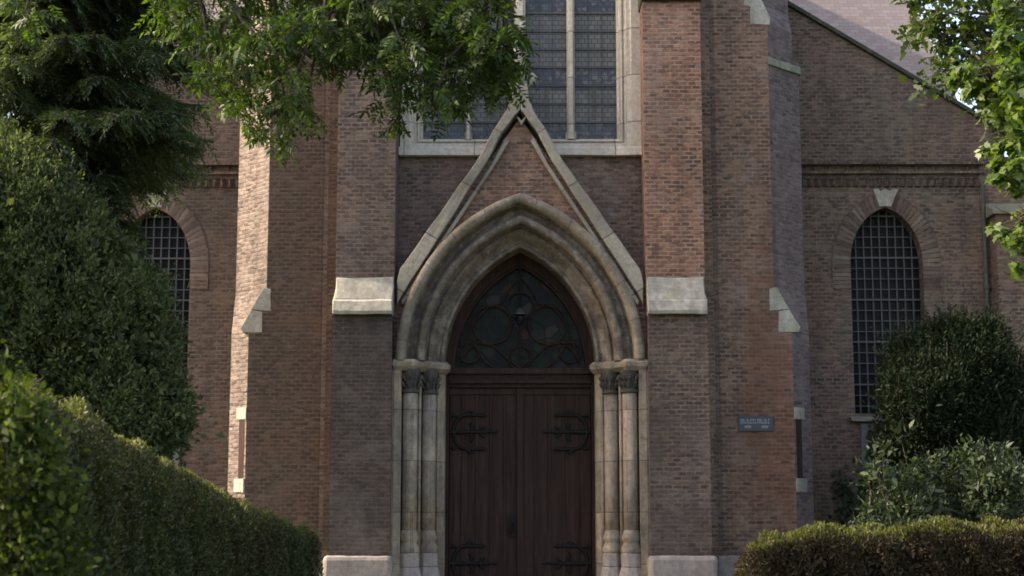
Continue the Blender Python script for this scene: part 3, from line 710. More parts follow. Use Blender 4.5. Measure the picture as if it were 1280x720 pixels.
# wall behind doors (dark interior side)
# --- aisle fronts
AY = 1.5
def aisle(s):
    cxp, wl, wr = 1111, 1066, 1157
    xw0, xw1 = PX(wl,420,AY), PX(wr,420,AY); cx = (xw0+xw1)/2; a = (xw1-xw0)/2
    zb = PZ(518,AY); zapex = PZ(260,AY); cc_ = .12; r = a+cc_; hh = math.sqrt(r*r-cc_*cc_)
    zs = zapex-hh
    # shape: a little taller than half round
    def ell(aa, extra=0):   # pointed arch outline
        k = (zapex+extra-zs)
        return [(cx+x, zs+(z)*k/math.sqrt((aa+cc_)**2-cc_**2)) for x, z in [(px_, pz_) for px_, pz_ in arch_pts(aa, cc_, 0)]]
    zs = PZ(330,AY)
    hole = [(cx+a, zb)]+ell(a)+[(cx-a, zb)]
    x_in = 3.0; xo = PX(1262,330,AY)
    slope = [P(980,5,AY), P(1228,152,AY), P(1330,212,AY)]
    zat = lambda x: slope[0][1]+(slope[2][1]-slope[0][1])*(x-slope[0][0])/(slope[2][0]-slope[0][0])
    q = MB(); q.plate([(s*x, z) for x, z in [(x_in,BOT),(xo,BOT),(xo,zat(xo)),(x_in,zat(x_in))]], AY, AY+.5, [[(s*x, z) for x, z in hole]])
    w = q.build('aisle_wall', M['aisle'] if s > 0 else M['aisle_left'], church)
    # coping on the raking parapet
    q = MB(); za, zb_ = zat(x_in), zat(xo+.3)
    q.plate([(s*x_in,za+.002),(s*(xo+.3),zb_+.002),(s*(xo+.3),zb_+.07),(s*x_in,za+.07)], AY-.06, AY+.55)
    q.build('parapet_coping', M['coping_dark'], church, bevel=.01)
    # string course: two thin courses, between them small panels, below a dogtooth row
    z1 = PZ(207,AY); x_a, x_b = 3.3, PX(1229,210,AY)
    sx = lambda u, v: (min(s*u,s*v), max(s*u,s*v))
    q = MB()
    q.box(*sx(x_a,x_b), AY-.09, AY-.001, z1-.005, z1+.03)
    q.box(*sx(x_a,x_b), AY-.075, AY-.001, z1-.13, z1-.095)
    x = x_a
    while x < x_b:
        q.box(*sx(x, x+.035), AY-.025, AY-.001, z1-.094, z1-.006); x += .235
    x = x_a
    while x < x_b-.1:   # dogtooth
        k = x
        q.prism([(s*k,AY-.001,z1-.30),(s*(k+.045),AY-.06,z1-.30),(s*(k+.09),AY-.001,z1-.30)], [(s*k,AY-.001,z1-.20),(s*(k+.045),AY-.06,z1-.20),(s*(k+.09),AY-.001,z1-.20)])
        x += .105
    q.box(*sx(x_a,x_b), AY-.02, AY-.001, z1-.19, z1-.131)
    q.build('string_course', M['voussoir_flat'], church)
    # window: recessed dark glass with grid of bars
    q = MB(); q.plate([(s*x, z) for x, z in [(cx+a+.02,zb-.02)]+ell(a+.02)+[(cx-a-.02,zb-.02)]], AY+.22, AY+.24)
    win = q.build('lancet_window', M['dglass'], church)
    # brick reveal hood (rendered chamfer) is the wall thickness; bars:
    q = MB(); nx = 9
    outline = [(cx+a, zb)]+ell(a)
    def ztop(x):
        d = abs(x-cx); e = ell(a)
        for (x0, z0), (x1, z1_) in zip(e[:25], e[1:25]):
            if x1 <= cx+d <= x0: return z0+(z1_-z0)*((x0-(cx+d))/(max(1e-6, x0-x1)))
        return zs
    for i in range(1, nx):
        x = cx-a+2*a*i/nx; q.box(s*x-.008, s*x+.008, AY+.15, AY+.17, zb, ztop(x))
    z = zb+.12; j = 0
    while z < zapex-.05:
        hw = a
        if z > zs:
            hw = max([abs(x-cx) for x, zz in ell(a) if zz >= z] or [0])
        t = .016 if j % 4 == 2 else .008
        q.box(s*cx-hw, s*cx+hw, AY+.148, AY+.168, z-t/2, z+t); z += .145; j += 1
    q.build('glazing_grid', M['lead'], win)
    # arch ring of bricks on edge (6 mm proud)
    e0, e1 = ell(a+.002), ell(a+.235, .22)
    ex = [(cx+a+.002, zs-.35)]+e0+[(cx-a-.002, zs-.35)]; fx_ = [(cx+a+.235, zs-.35)]+e1+[(cx-a-.235, zs-.35)]
    q = MB(); Y = AY-.008; acc = 0; rows = []; uv = []
    for i in range(len(ex)):
        if i: acc += (Vector(ex[i])-Vector(ex[i-1])).length*1.2
        rows.append([(s*ex[i][0],AY+.05,ex[i][1]),(s*ex[i][0],Y,ex[i][1]),(s*fx_[i][0],Y,fx_[i][1]),(s*fx_[i][0],AY+.001,fx_[i][1])])
        uv.append([(acc,.02),(acc,.06),(acc,.44),(acc,.46)])
    q.grid(rows, uv=uv); q.build('brick_arch', M['voussoir'], win)
    # thin pale outer line of the ring
    q = MB(); e2 = [(cx+a+.252, zs-.33)]+ell(a+.252,.237)+[(cx-a-.252, zs-.33)]
    q.grid([[(s*x0,AY-.001,z0),(s*x0,AY-.014,z0),(s*x1,AY-.014,z1_),(s*x1,AY-.001,z1_)] for (x0,z0),(x1,z1_) in zip([(x,z) for x, z in fx_], e2)])
    q.build('arch_trim', M['voussoir_flat'], win)
    # keystone
    q = MB(); kp = [P(1092,237,AY), P(1098,236,AY), P(1101,239,AY), P(1107,236,AY), P(1113,239,AY), P(1117,236,AY), P(1124,237,AY), P(1115,259,AY), P(1107,258,AY), P(1100,259,AY)]
    off_ = cx-kp[8][0]
    q.plate([(s*(x+off_), z) for x, z in kp], AY-.03, AY+.06); q.build('keystone', M['stone_cap'], win, bevel=.006)
    q = MB(); q.prism([(s*(cx-a-.08),AY-.10,zb-.10),(s*(cx+a+.08),AY-.10,zb-.10),(s*(cx+a+.08),AY+.2,zb-.10),(s*(cx-a-.08),AY+.2,zb-.10)],
                      [(s*(cx-a-.08),AY-.08,zb-.05),(s*(cx+a+.08),AY-.08,zb-.05),(s*(cx+a+.08),AY+.2,zb+.02),(s*(cx-a-.08),AY+.2,zb+.02)])
    q.build('sill', M['mossy'], win, bevel=.008)
    # blind panel under the sill
    x0, x1 = PX(1076,560,AY), PX(1140,560,AY); z0, z1_ = 1.0, PZ(530,AY)
    q = MB()
    for bx in ((x0,x0+.09,z0,z1_),(x1-.09,x1,z0,z1_),(x0+.091,x1-.091,z1_-.10,z1_-.001)):
        q.box(min(s*bx[0],s*bx[1]), max(s*bx[0],s*bx[1]), AY-.04, AY-.001, bx[2], bx[3])
    pan = q.build('panel_frame', M['bluestone'], church, bevel=.006)
    q = MB(); q.box(*sx(x0+.09,x1-.09), AY-.015, AY-.002, z0, z1_-.10); q.build('panel_board', M['panelwood'], pan)
    # corner pier of the aisle, capped
    xa, xb = PX(1231,400,AY), PX(1320,400,AY)
    q = MB(); zc = PZ(268,AY-.4); q.plan([(s*(xa+.10),AY-.35),(s*xb,AY-.35),(s*xb,AY+.5),(s*(xa+.10),AY+.5)], BOT, zc)
    q.plan([(s*xa,AY-.03),(s*(xb-.1),AY-.03),(s*(xb-.1),AY+.4),(s*xa,AY+.4)], BOT, zat(xb-.1)-.02)
    cp = q.build('corner_pier', M['aisle'], church)
    q = MB(); q.prism([(s*(xa+.05),AY-.42,zc),(s*(xb+.05),AY-.42,zc),(s*(xb+.05),AY+.1,zc),(s*(xa+.05),AY+.1,zc)], [(s*(xa+.05),AY-.41,zc+.06),(s*(xb+.05),AY-.41,zc+.06),(s*(xb+.05),AY-.03,zc+.22),(s*(xa+.05),AY-.03,zc+.22)])
    q.build('capstone', M['mossy'], cp, bevel=.01)
    q = MB(); xp, _ = P(1236,400,AY-.1); q.tube([(s*xp,AY-.08,1.0),(s*xp,AY-.08,PZ(232,AY))], .026, 10)
    for z in (2.0,3.4,4.8): q.tube([(s*xp,AY-.08,z),(s*xp,AY-.08,z+.05)], .045, 10)
    q.build('downpipe', M['pipe'], church)
    # aisle roof behind the parapet
    q = MB(); zr = lambda x: zat(x)-.35
    o_ = [(s*3.0,AY+.5,zr(3.0)),(s*(xo),AY+.5,zr(xo)),(s*(xo),AY+14,zr(xo)),(s*3.0,AY+14,zr(3.0))]
    q.v += o_; q.face([0,1,2,3], 0, [(0,0),(4,0),(4,14),(0,14)]); q.build('aisle_roof', M['slate'], church)
    # side wall of the aisle
    q = MB(); q.box(min(s*(xo-.3),s*xo), max(s*(xo-.3),s*xo), AY+.5, AY+14, BOT, zr(xo)-.05); q.build('aisle_side_wall', M['aisle'], church)
    # transept roof: hipped slope facing the viewer
    e0 = P(1200,132,7.0); e1 = P(1128,-25,9.2); zE = e0[1]; 
    zR = 13.5
    t = (zR-e0[1])/(e1[1]-e0[1]); rx = e0[0]+(e1[0]-e0[0])*t; ry = 7+(9.2-7)*t
    bx = e0[0]-(e1[0]-e0[0])/(e1[1]-e0[1])*3; by = 7-2.2/(e1[1]-e0[1])*3; bz = e0[1]-3
    q = MB(); q.v = [(0,by,bz),(s*bx,by,bz),(s*rx,ry,zR),(0,ry,zR),(s*bx,ry+4,bz)]
    sl_ = math.hypot(ry-by, zR-bz)
    q.face([0,1,2,3], 0, [(0,0),(bx,0),(rx,sl_),(0,sl_)]); q.face([1,4,2], 0, [(0,0),(8,0),(4,sl_)])
    q.build('transept_roof', M['slate'], church)
    q = MB(); q.box(min(0,s*(bx-.2)), max(0,s*(bx-.2)), by+.3, by+8, BOT, bz+.02); q.build('transept_wall', M['aisle'], church)
M['voussoir_flat'] = brick('brick_trim', pal_brown, (.15,.12,.1), stain_amt=.35, pale=.25, row=.07, wd=.06, squash=1, burnt=.2)
for s in (1, -1): aisle(s)
# nave roof over the tower's back
q = MB(); q.v = [(-3.2,.6,TOPZ-.5),(0,.6,15.4),(3.2,.6,TOPZ-.5),(-3.2,12,TOPZ-.5),(0,12,15.4),(3.2,12,TOPZ-.5)]
q.face([0,1,4,3], 0, [(0,0),(4,0),(4,11),(0,11)]); q.face([1,2,5,4], 0, [(0,0),(4,0),(4,11),(0,11)]); q.build('nave_roof', M['slate'], church)

# ================================================================= small things on the wall
xs0, zs0 = P(923,539,-.02); xs1, zs1 = P(967,520,-.02)
sign = thing('wall_sign', 'small dark blue enamel plate with pale lettering screwed to the brick right of the door', 'sign', ((xs0+xs1)/2,-.02,(zs0+zs1)/2))
q = MB(); q.box(xs0, xs1, -.022, -.002, zs0, zs1); sit(q.build('plate', M['enamel'], None, bevel=.004), sign)
q = MB(); hgt = zs1-zs0; x = xs0+.03; random.seed(3)
while x < xs1-.05:
    w = random.uniform(.012,.02); k = random.random()
    q.box(x, x+.005, -.0245, -.0225, zs0+hgt*.50, zs0+hgt*.80)
    if k > .3: q.box(x+.005, x+w, -.0245, -.0225, zs0+hgt*.74, zs0+hgt*.80)
    if k < .6: q.box(x+.005, x+w, -.0245, -.0225, zs0+hgt*.50, zs0+hgt*.56)
    if k > .5: q.box(x+w-.002, x+w+.003, -.0245, -.0225, zs0+hgt*.50, zs0+hgt*.80)
    x += w+.010
for a, c in ((.18,.36),(.66,.84)):
    x = xs0+(xs1-xs0)*a
    while x < xs0+(xs1-xs0)*c: q.box(x, x+.008, -.0245, -.0225, zs0+hgt*.2, zs0+hgt*.38); x += .014
sit(q.build('lettering', M['white_letter'], None), sign)
lx, lz = P(650,392,.12)
lan = thing('hanging_lantern', 'small pale glass lantern hanging in front of the stained glass over the door', 'lantern', (lx,.12,lz))
q = MB(); q.tube([(lx,.12,lz+.12),(lx,.12,PZ(322,.12))], .008, 6); sit(q.build('chain', M['iron'], None), lan)
q = MB(); q.lathe(lx, .12, [(.01,lz+.07),(.04,lz+.055),(.055,lz+.02),(.10,lz-.005),(.10,lz-.015)], 14); sit(q.build('shade', M['lantern'], None, smooth=True), lan)
q = MB(); q.lathe(lx, .12, [(.055,lz-.016),(.06,lz-.06),(.04,lz-.13),(.02,lz-.15)], 12); sit(q.build('globe', M['dglass'], None, smooth=True), lan)
# guard stone at the foot of the corner
gx, gz = P(936,712,-.9)
q = MB(); q.lathe(gx, -.9, [(.16,-.1),(.15,gz-.14),(.13,gz-.06),(.09,gz-.015),(.03,gz)], 14)
tag(q.build('guard_stone', M['plinth'], None, smooth=True), 'pale rounded guard stone at the left end of the low brown hedge', 'guard stone')

# ================================================================= ground
def ground():
    m, nt, b = newmat('grass_ground'); g = N(nt, 'ShaderNodeNewGeometry')
    col = ramp(nt, noise(nt, g.outputs['Position'], 2.5, 8, .7), [(.3,(.03,.045,.015)),(.6,(.055,.075,.025)),(.8,(.09,.09,.04))])
    L(nt, col, b.inputs['Base Color']); bump(nt, b, noise(nt, g.outputs['Position'], 30, 5), .6, .03); return m
q = MB(); q.v = [(-400,-400,0),(400,-400,0),(400,400,0),(-400,400,0)]; q.face([0,1,2,3])
o = q.build('ground', ground()); o['kind'] = 'structure'
m, nt, b = newmat('clinker_paving'); wc = N(nt, 'ShaderNodeNewGeometry').outputs['Position']
br = N(nt, 'ShaderNodeTexBrick'); L(nt, wc, br.inputs['Vector']); br.inputs['Scale'].default_value = 1; br.inputs['Brick Width'].default_value = .2; br.inputs['Row Height'].default_value = .1; br.inputs['Mortar Size'].default_value = .006
br.inputs['Color1'].default_value = (.13,.10,.085,1); br.inputs['Color2'].default_value = (.2,.16,.14,1); br.inputs['Mortar'].default_value = (.06,.055,.05,1)
L(nt, mix(nt, ramp(nt, noise(nt, wc, 1.5, 6), [(.4,0),(.7,.5)]), br.outputs['Color'], (.1,.1,.07)), b.inputs['Base Color']); bump(nt, b, br.outputs['Fac'], -.5, .01)
q = MB(); q.v = [(-1.5,-40,.012),(1.9,-40,.012),(1.9,-1.9,.012),(-1.5,-1.9,.012)]; q.face([0,1,2,3])
o = q.build('path', m); o['kind'] = 'structure'

# ================================================================= foliage machinery
def unit(v): return v/np.maximum(1e-9, np.linalg.norm(v, axis=1, keepdims=True))
DIAMOND = np.array([(0,0),(.45,-.5),(1,0),(.45,.5)])
NEEDLE = np.array([(0,-.5),(.8,-.4),(1,0),(.8,.4),(0,.5)])[[0,1,2,3,4]]
LANCE = np.array([(0,0),(.3,-.5),(.68,-.36),(1,0),(.68,.36),(.3,.5)])
MAPLE = np.array([(0,0),(.05,-.3),(.35,-.5),(.42,-.28),(.72,-.34),(.78,-.12),(1,0),(.78,.12),(.72,.34),(.42,.28),(.35,.5),(.05,.3)])
OAK = np.array([(0,0),(.2,-.22),(.32,-.12),(.5,-.42),(.62,-.2),(.82,-.26),(1,0),(.82,.26),(.62,.2),(.5,.42),(.32,.12),(.2,.22)])
def leaves(name, base, dirs, nrm, Ln, Wd, shape, mat, parent, curl=.15):
    n = len(base); d = unit(dirs); side = unit(np.cross(nrm, d)); up = np.cross(d, side)
    k = len(shape); Ln = np.broadcast_to(Ln, (n,)); Wd = np.broadcast_to(Wd, (n,))
    V = np.empty((n, k, 3), np.float32)
    for i, (a, c) in enumerate(shape):
        V[:, i] = base+d*(a*Ln)[:, None]+side*(c*Wd)[:, None]+up*((abs(c)*.5-a*a*curl)*Wd)[:, None]
    me = bpy.data.meshes.new(name); me.vertices.add(n*k); me.vertices.foreach_set('co', V.ravel())
    me.loops.add(n*k); me.loops.foreach_set('vertex_index', np.arange(n*k, dtype=np.int32))
    me.polygons.add(n); me.polygons.foreach_set('loop_start', np.arange(0, n*k, k, dtype=np.int32))
    me.materials.append(mat); me.update(calc_edges=True)
    o = bpy.data.objects.new(name, me); COL.objects.link(o)
    if parent: sit(o, parent)
    return o
def rnd_dirs(n): return unit(rng.normal(size=(n, 3)))
UP = np.array([0,0,1.0])
def clumps_on_blobs(blobs, n, inner=.2, flat_bottom=None):
    """blobs: (centre, radii).  returns points near the outside of the union and outward directions"""
    w = np.array([b[1][0]*b[1][2]+b[1][0]*b[1][1] for b in blobs]); w = w/w.sum()
    idx = rng.choice(len(blobs), n, p=w)
    C_ = np.array([b[0] for b in blobs])[idx]; R_ = np.array([b[1] for b in blobs])[idx]
    d = rnd_dirs(n); rad = 1-inner*rng.random(n)**1.5
    p = C_+d*R_*rad[:, None]
    keep = np.ones(n, bool)
    for c, r in blobs:
        q_ = np.linalg.norm((p-np.array(c))/np.array(r), axis=1); keep &= q_ > .72
    return p[keep], unit(d/R_)[keep]
def bush(parent, name, blobs, ncl, per, rcl, Ln, Wd, shape, mat, out=1.0, up=.6, jit=.7, inner=.2, hemi=False, curl=.15):
    p, d = clumps_on_blobs(blobs, ncl, inner)
    n = len(p); P_ = np.repeat(p, per, 0); D_ = np.repeat(d, per, 0)
    o = rng.normal(size=(len(P_), 3))*np.repeat(rcl*(.6+.8*rng.random(n)), per)[:, None]*.6
    B = P_+o
    dirs = unit(D_*out+UP*up+rng.normal(size=B.shape)*jit+o/rcl*.4)
    nr = rnd_dirs(len(B))+D_*.6+UP*.5
    s = .65+.7*rng.random(len(B))
    return leaves(name, B, dirs, nr, Ln*s, Wd*s, shape, mat, parent, curl)
def limb(q, a, b, r0, r1, wig=.08, n=6, seg=6):
    a, b = Vector(a), Vector(b); L_ = (b-a).length
    pts = []
    for i in range(n+1):
        t = i/n; w = math.sin(math.pi*t)
        pts.append(a.lerp(b, t)+Vector([random.uniform(-1,1)*wig*L_*w*.5 for _ in range(3)])+Vector((0,0,.12*L_*w*0)))
    q.tube(pts, [r0+(r1-r0)*i/n for i in range(n+1)], seg); return pts
def W3(px, py, Y): x, z = P(px, py, Y); return np.array((x, Y, z))

# ---- tree whose branches hang into the top of the picture
def ash():
    Y0 = -8.0
    t = thing('ash_tree', 'leafy tree whose drooping pinnate branches hang across the top in front of the tower', 'tree', (-7.2,-9.0,0))
    q = MB(); pts = limb(q, (-7.2,-9.0,-.1), (-6.9,-8.8,7.5), .24, .13, .03, 8, 12)
    sit(q.build('trunk', M['bark'], None, smooth=True), t)
    mouth = Vector((-6.9,-8.8,6.3))
    cl = [(232,18,28,.5),(250,50,26,.3),(262,85,18,-.2),(285,30,35,0),(290,75,32,.5),(288,120,16,.2),(320,55,36,-.4),(325,105,30,.3),(318,145,20,.0),(345,140,26,.5),
          (356,172,16,.1),(366,110,26,-.3),(362,60,36,.2),(384,125,12,.2),(395,38,36,-.2),(430,30,36,.4),(436,60,24,-.1),(408,64,18,.0),(470,35,34,0),(472,78,22,.3),(484,112,22,.0),(500,138,16,.2),
          (505,70,30,-.3),(512,30,36,.3),(530,100,26,.0),(545,55,34,.4),(548,118,20,-.2),(575,30,36,0),(580,80,36,.3),(570,116,20,.1),(600,106,22,.2),(612,45,34,-.2),(618,82,30,.3),(636,70,22,.0),(632,100,16,.1),(640,30,18,0),(300,-10,40,0),(380,-10,50,.3),(460,-10,50,0),(540,-10,50,.2),(610,-8,40,0),(45,8,18,0),(30,20,9,0),(215,-5,25,0)]
    q = MB(); bases = []; 
    mains = [((230,-70,-8.2),(-5.0)), ((330,-75,-7.8),0), ((440,-80,-8.0),0), ((540,-80,-7.8),0), ((630,-85,-8.0),0)]
    nodes = [Vector(W3(a[0],a[1],a[2])) for a, _ in mains]
    prev = mouth
    for k, nd in enumerate(nodes):
        limb(q, prev, nd, .09-.012*k, .075-.012*k, .06, 5, 7); prev = nd
    nodes2 = nodes+[Vector(W3(60,-90,-8.2))]; limb(q, mouth, nodes2[-1], .06, .03, .05, 4, 6)
    B, D, Nn, Lf, Wf = [], [], [], [], []
    for px, py, rp, dy in cl:
        c = Vector(W3(px, py, Y0+dy)); r = rp/168.0
        nd = min(nodes2, key=lambda v: (v-c).length)
        pts = limb(q, nd, c+Vector((0,0,r*.3)), .022, .006, .1, 5, 5)
        ncomp = max(5, int(1.5*(rp/10)**2*3.0))
        for _ in range(ncomp):
            dd = Vector(rng.normal(size=3)); dd.normalize()
            o_ = c+Vector((dd.x*r, dd.y*.45, dd.z*r))*(rng.random()**.45)*1.05
            ax = Vector((rng.normal()*.7+(o_.x-c.x)*1.5, rng.normal()*.7, rng.normal()*.35-.55)); ax.normalize()
            ln = rng.uniform(.13,.24); nr = Vector(rng.normal(size=3)); nr = (nr+Vector((0,0,1.2))).normalized()
            sd = ax.cross(nr); 
            if sd.length < .05: continue
            sd.normalize(); npair = 5
            q.tube([o_, o_+ax*ln], .0022, 3)
            for i in range(npair):
                t_ = .2+.75*i/npair; p0 = o_+ax*ln*t_+Vector((0,0,-.03*t_*t_))
                for sg in (1,-1):
                    dv = (sd*sg*1.0+ax*.55+Vector(rng.normal(size=3))*.15-Vector((0,0,.15))).normalized()
                    B.append(p0); D.append(dv); Nn.append(nr); Lf.append(rng.uniform(.045,.075)); Wf.append(rng.uniform(.018,.028))
            B.append(o_+ax*ln); D.append(ax); Nn.append(nr); Lf.append(.065); Wf.append(.025)
    sit(q.build('branches', M['bark'], None), t)
    leaves('crown', np.array(B), np.array(D), np.array(Nn), np.array(Lf), np.array(Wf), LANCE, M['l_ash'], t, .3)
    # crown above the picture
    blobs = [((-5.5,-9,8.6),(2.6,2.4,1.5)), ((-3.2,-8.6,8.9),(2.4,1.8,1.2)), ((-1.2,-8.2,8.4),(1.7,1.4,.8))]
    bush(t, 'upper_crown', blobs, 260, 22, .25, .09, .04, LANCE, M['l_ash'], .4, 0, 1, .6)
ash()

# ---- dark conifer top left
def conifer():
    bx, by = P(70,300,-4)[0], -4.0
    t = thing('conifer', 'tall dark conifer with layered drooping fronds rising behind the round shrub', 'tree', (bx,by,0))
    q = MB(); H = 10.0
    q.tube([(bx,by,-.1),(bx+.05,by,4),(bx-.03,by,8),(bx,by,H)], [.24,.17,.08,.02], 12)
    sit(q.build('trunk', M['bark'], None, smooth=True), t)
    q = MB(); B = []; D = []; Nn = []; S = []
    for k in range(430):
        z = rng.uniform(2.6, 9.6); az = rng.uniform(0, 2*math.pi)
        if z > 6.6 and rng.random() < .15: pass
        Lb = (1.65 - .10*max(0, z-5.0) + rng.normal()*.2)
        if z < 4.8: Lb *= .80+.05*(z-2.6)
        if math.cos(az) > 0 and z < 5.15: Lb *= .5 if z > 4.4 else .3
        Lb = min(Lb, 1.62)
        dx, dy = math.cos(az), math.sin(az); rise = rng.uniform(.05,.3)
        pts = []
        for i in range(7):
            s_ = i/6*Lb; pts.append(Vector((bx+dx*s_, by+dy*s_, z+rise*s_-.17*s_*s_)))
        q.tube(pts, [.028*(1-i/7)+.004 for i in range(7)], 5)
        for i in range(24):
            u = .15+.85*(i+rng.random())/26; fi = min(5.999, u*6); j = int(fi); p = pts[j].lerp(pts[j+1], fi-j)
            for sg in (1, -1):
                tl = (.50*(1-u*.55))*rng.uniform(.6,1.15)
                tw = Vector((-dy*sg*.9+dx*.75, dx*sg*.9+dy*.75, rng.uniform(-.8,.15))).normalized()
                m_ = int(16*tl/.3)
                for e in range(m_):
                    f = (e+.5)/m_; pp = p+tw*tl*f+Vector((0,0,-.16*f*f*tl/.3))
                    for sg2 in (1, -1):
                        lat = tw.cross(Vector((0,0,1))).normalized()*sg2
                        B.append(pp); D.append(tw*.8+lat*.7+Vector((rng.normal()*.25, rng.normal()*.25, rng.normal()*.3-.12))); Nn.append((rng.normal()*.3, rng.normal()*.3, 1)); S.append(rng.uniform(.05,.10)*(1.15-f*.4))
    sit(q.build('branches', M['bark'], None), t)
    S = np.array(S)
    leaves('crown', np.array([tuple(v) for v in B]), np.array([tuple(v) for v in D]), np.array(Nn), S, S*.24, DIAMOND, M['l_con'], t, .6)
conifer()

# ---- big rounded shrub left
def round_shrub():
    Y = -5.5; k = 14.6/2000
    c = W3(60,395,Y)
    t = thing('round_shrub', 'big rounded dark green shrub between the conifer and the clipped hedge', 'shrub', (c[0],Y,0))
    bl = []
    for px, py, r in ((0,300,130),(-40,330,150),(80,388,112),(140,425,84),(60,470,125),(150,490,78),(-30,450,140),(-20,215,65),(88,315,58),(168,370,42),(185,525,55)):
        w = W3(px, py, Y+rng.uniform(-.2,.3)); bl.append((tuple(w), (r*k, r*k*.95, r*k)))
    bl.append(((c[0],Y,1.0),(1.5,1.3,1.3)))
    q = MB()
    for i in range(9):
        b_ = bl[i][0]; limb(q, (c[0]+random.uniform(-.2,.2),Y,-.1), b_, .06, .015, .1, 6, 6)
    sit(q.build('stems', M['bark'], None), t)
    bush(t, 'foliage', bl, 4600, 60, .07, .044, .022, DIAMOND, M['l_shrub'], .55, .75, .55, .22)
    # shoots that stick out
    p, d = clumps_on_blobs(bl, 700, .02); B = []; D = []; 
    dd = unit(d*.6+UP*.9+rng.normal(size=p.shape)*.25)
    sl2 = (.4+1.3*rng.random(len(p))**2)[:, None]
    for i in range(14):
        B.append(p+dd*(.015*i)*sl2); D.append(unit(dd*.8+rng.normal(size=p.shape)*.7))
    B = np.concatenate(B); D = np.concatenate(D)
    leaves('shoots', B, D, rnd_dirs(len(B)), .038, .016, DIAMOND, M['l_shrub'], t)
    # dense heart
    hb = [(b_[0], tuple(.78*r for r in b_[1])) for b_ in bl]
    bush(t, 'inner_foliage', hb, 2600, 22, .14, .075, .042, DIAMOND, M['l_shrub'], .4, .2, .8, .3)
round_shrub()

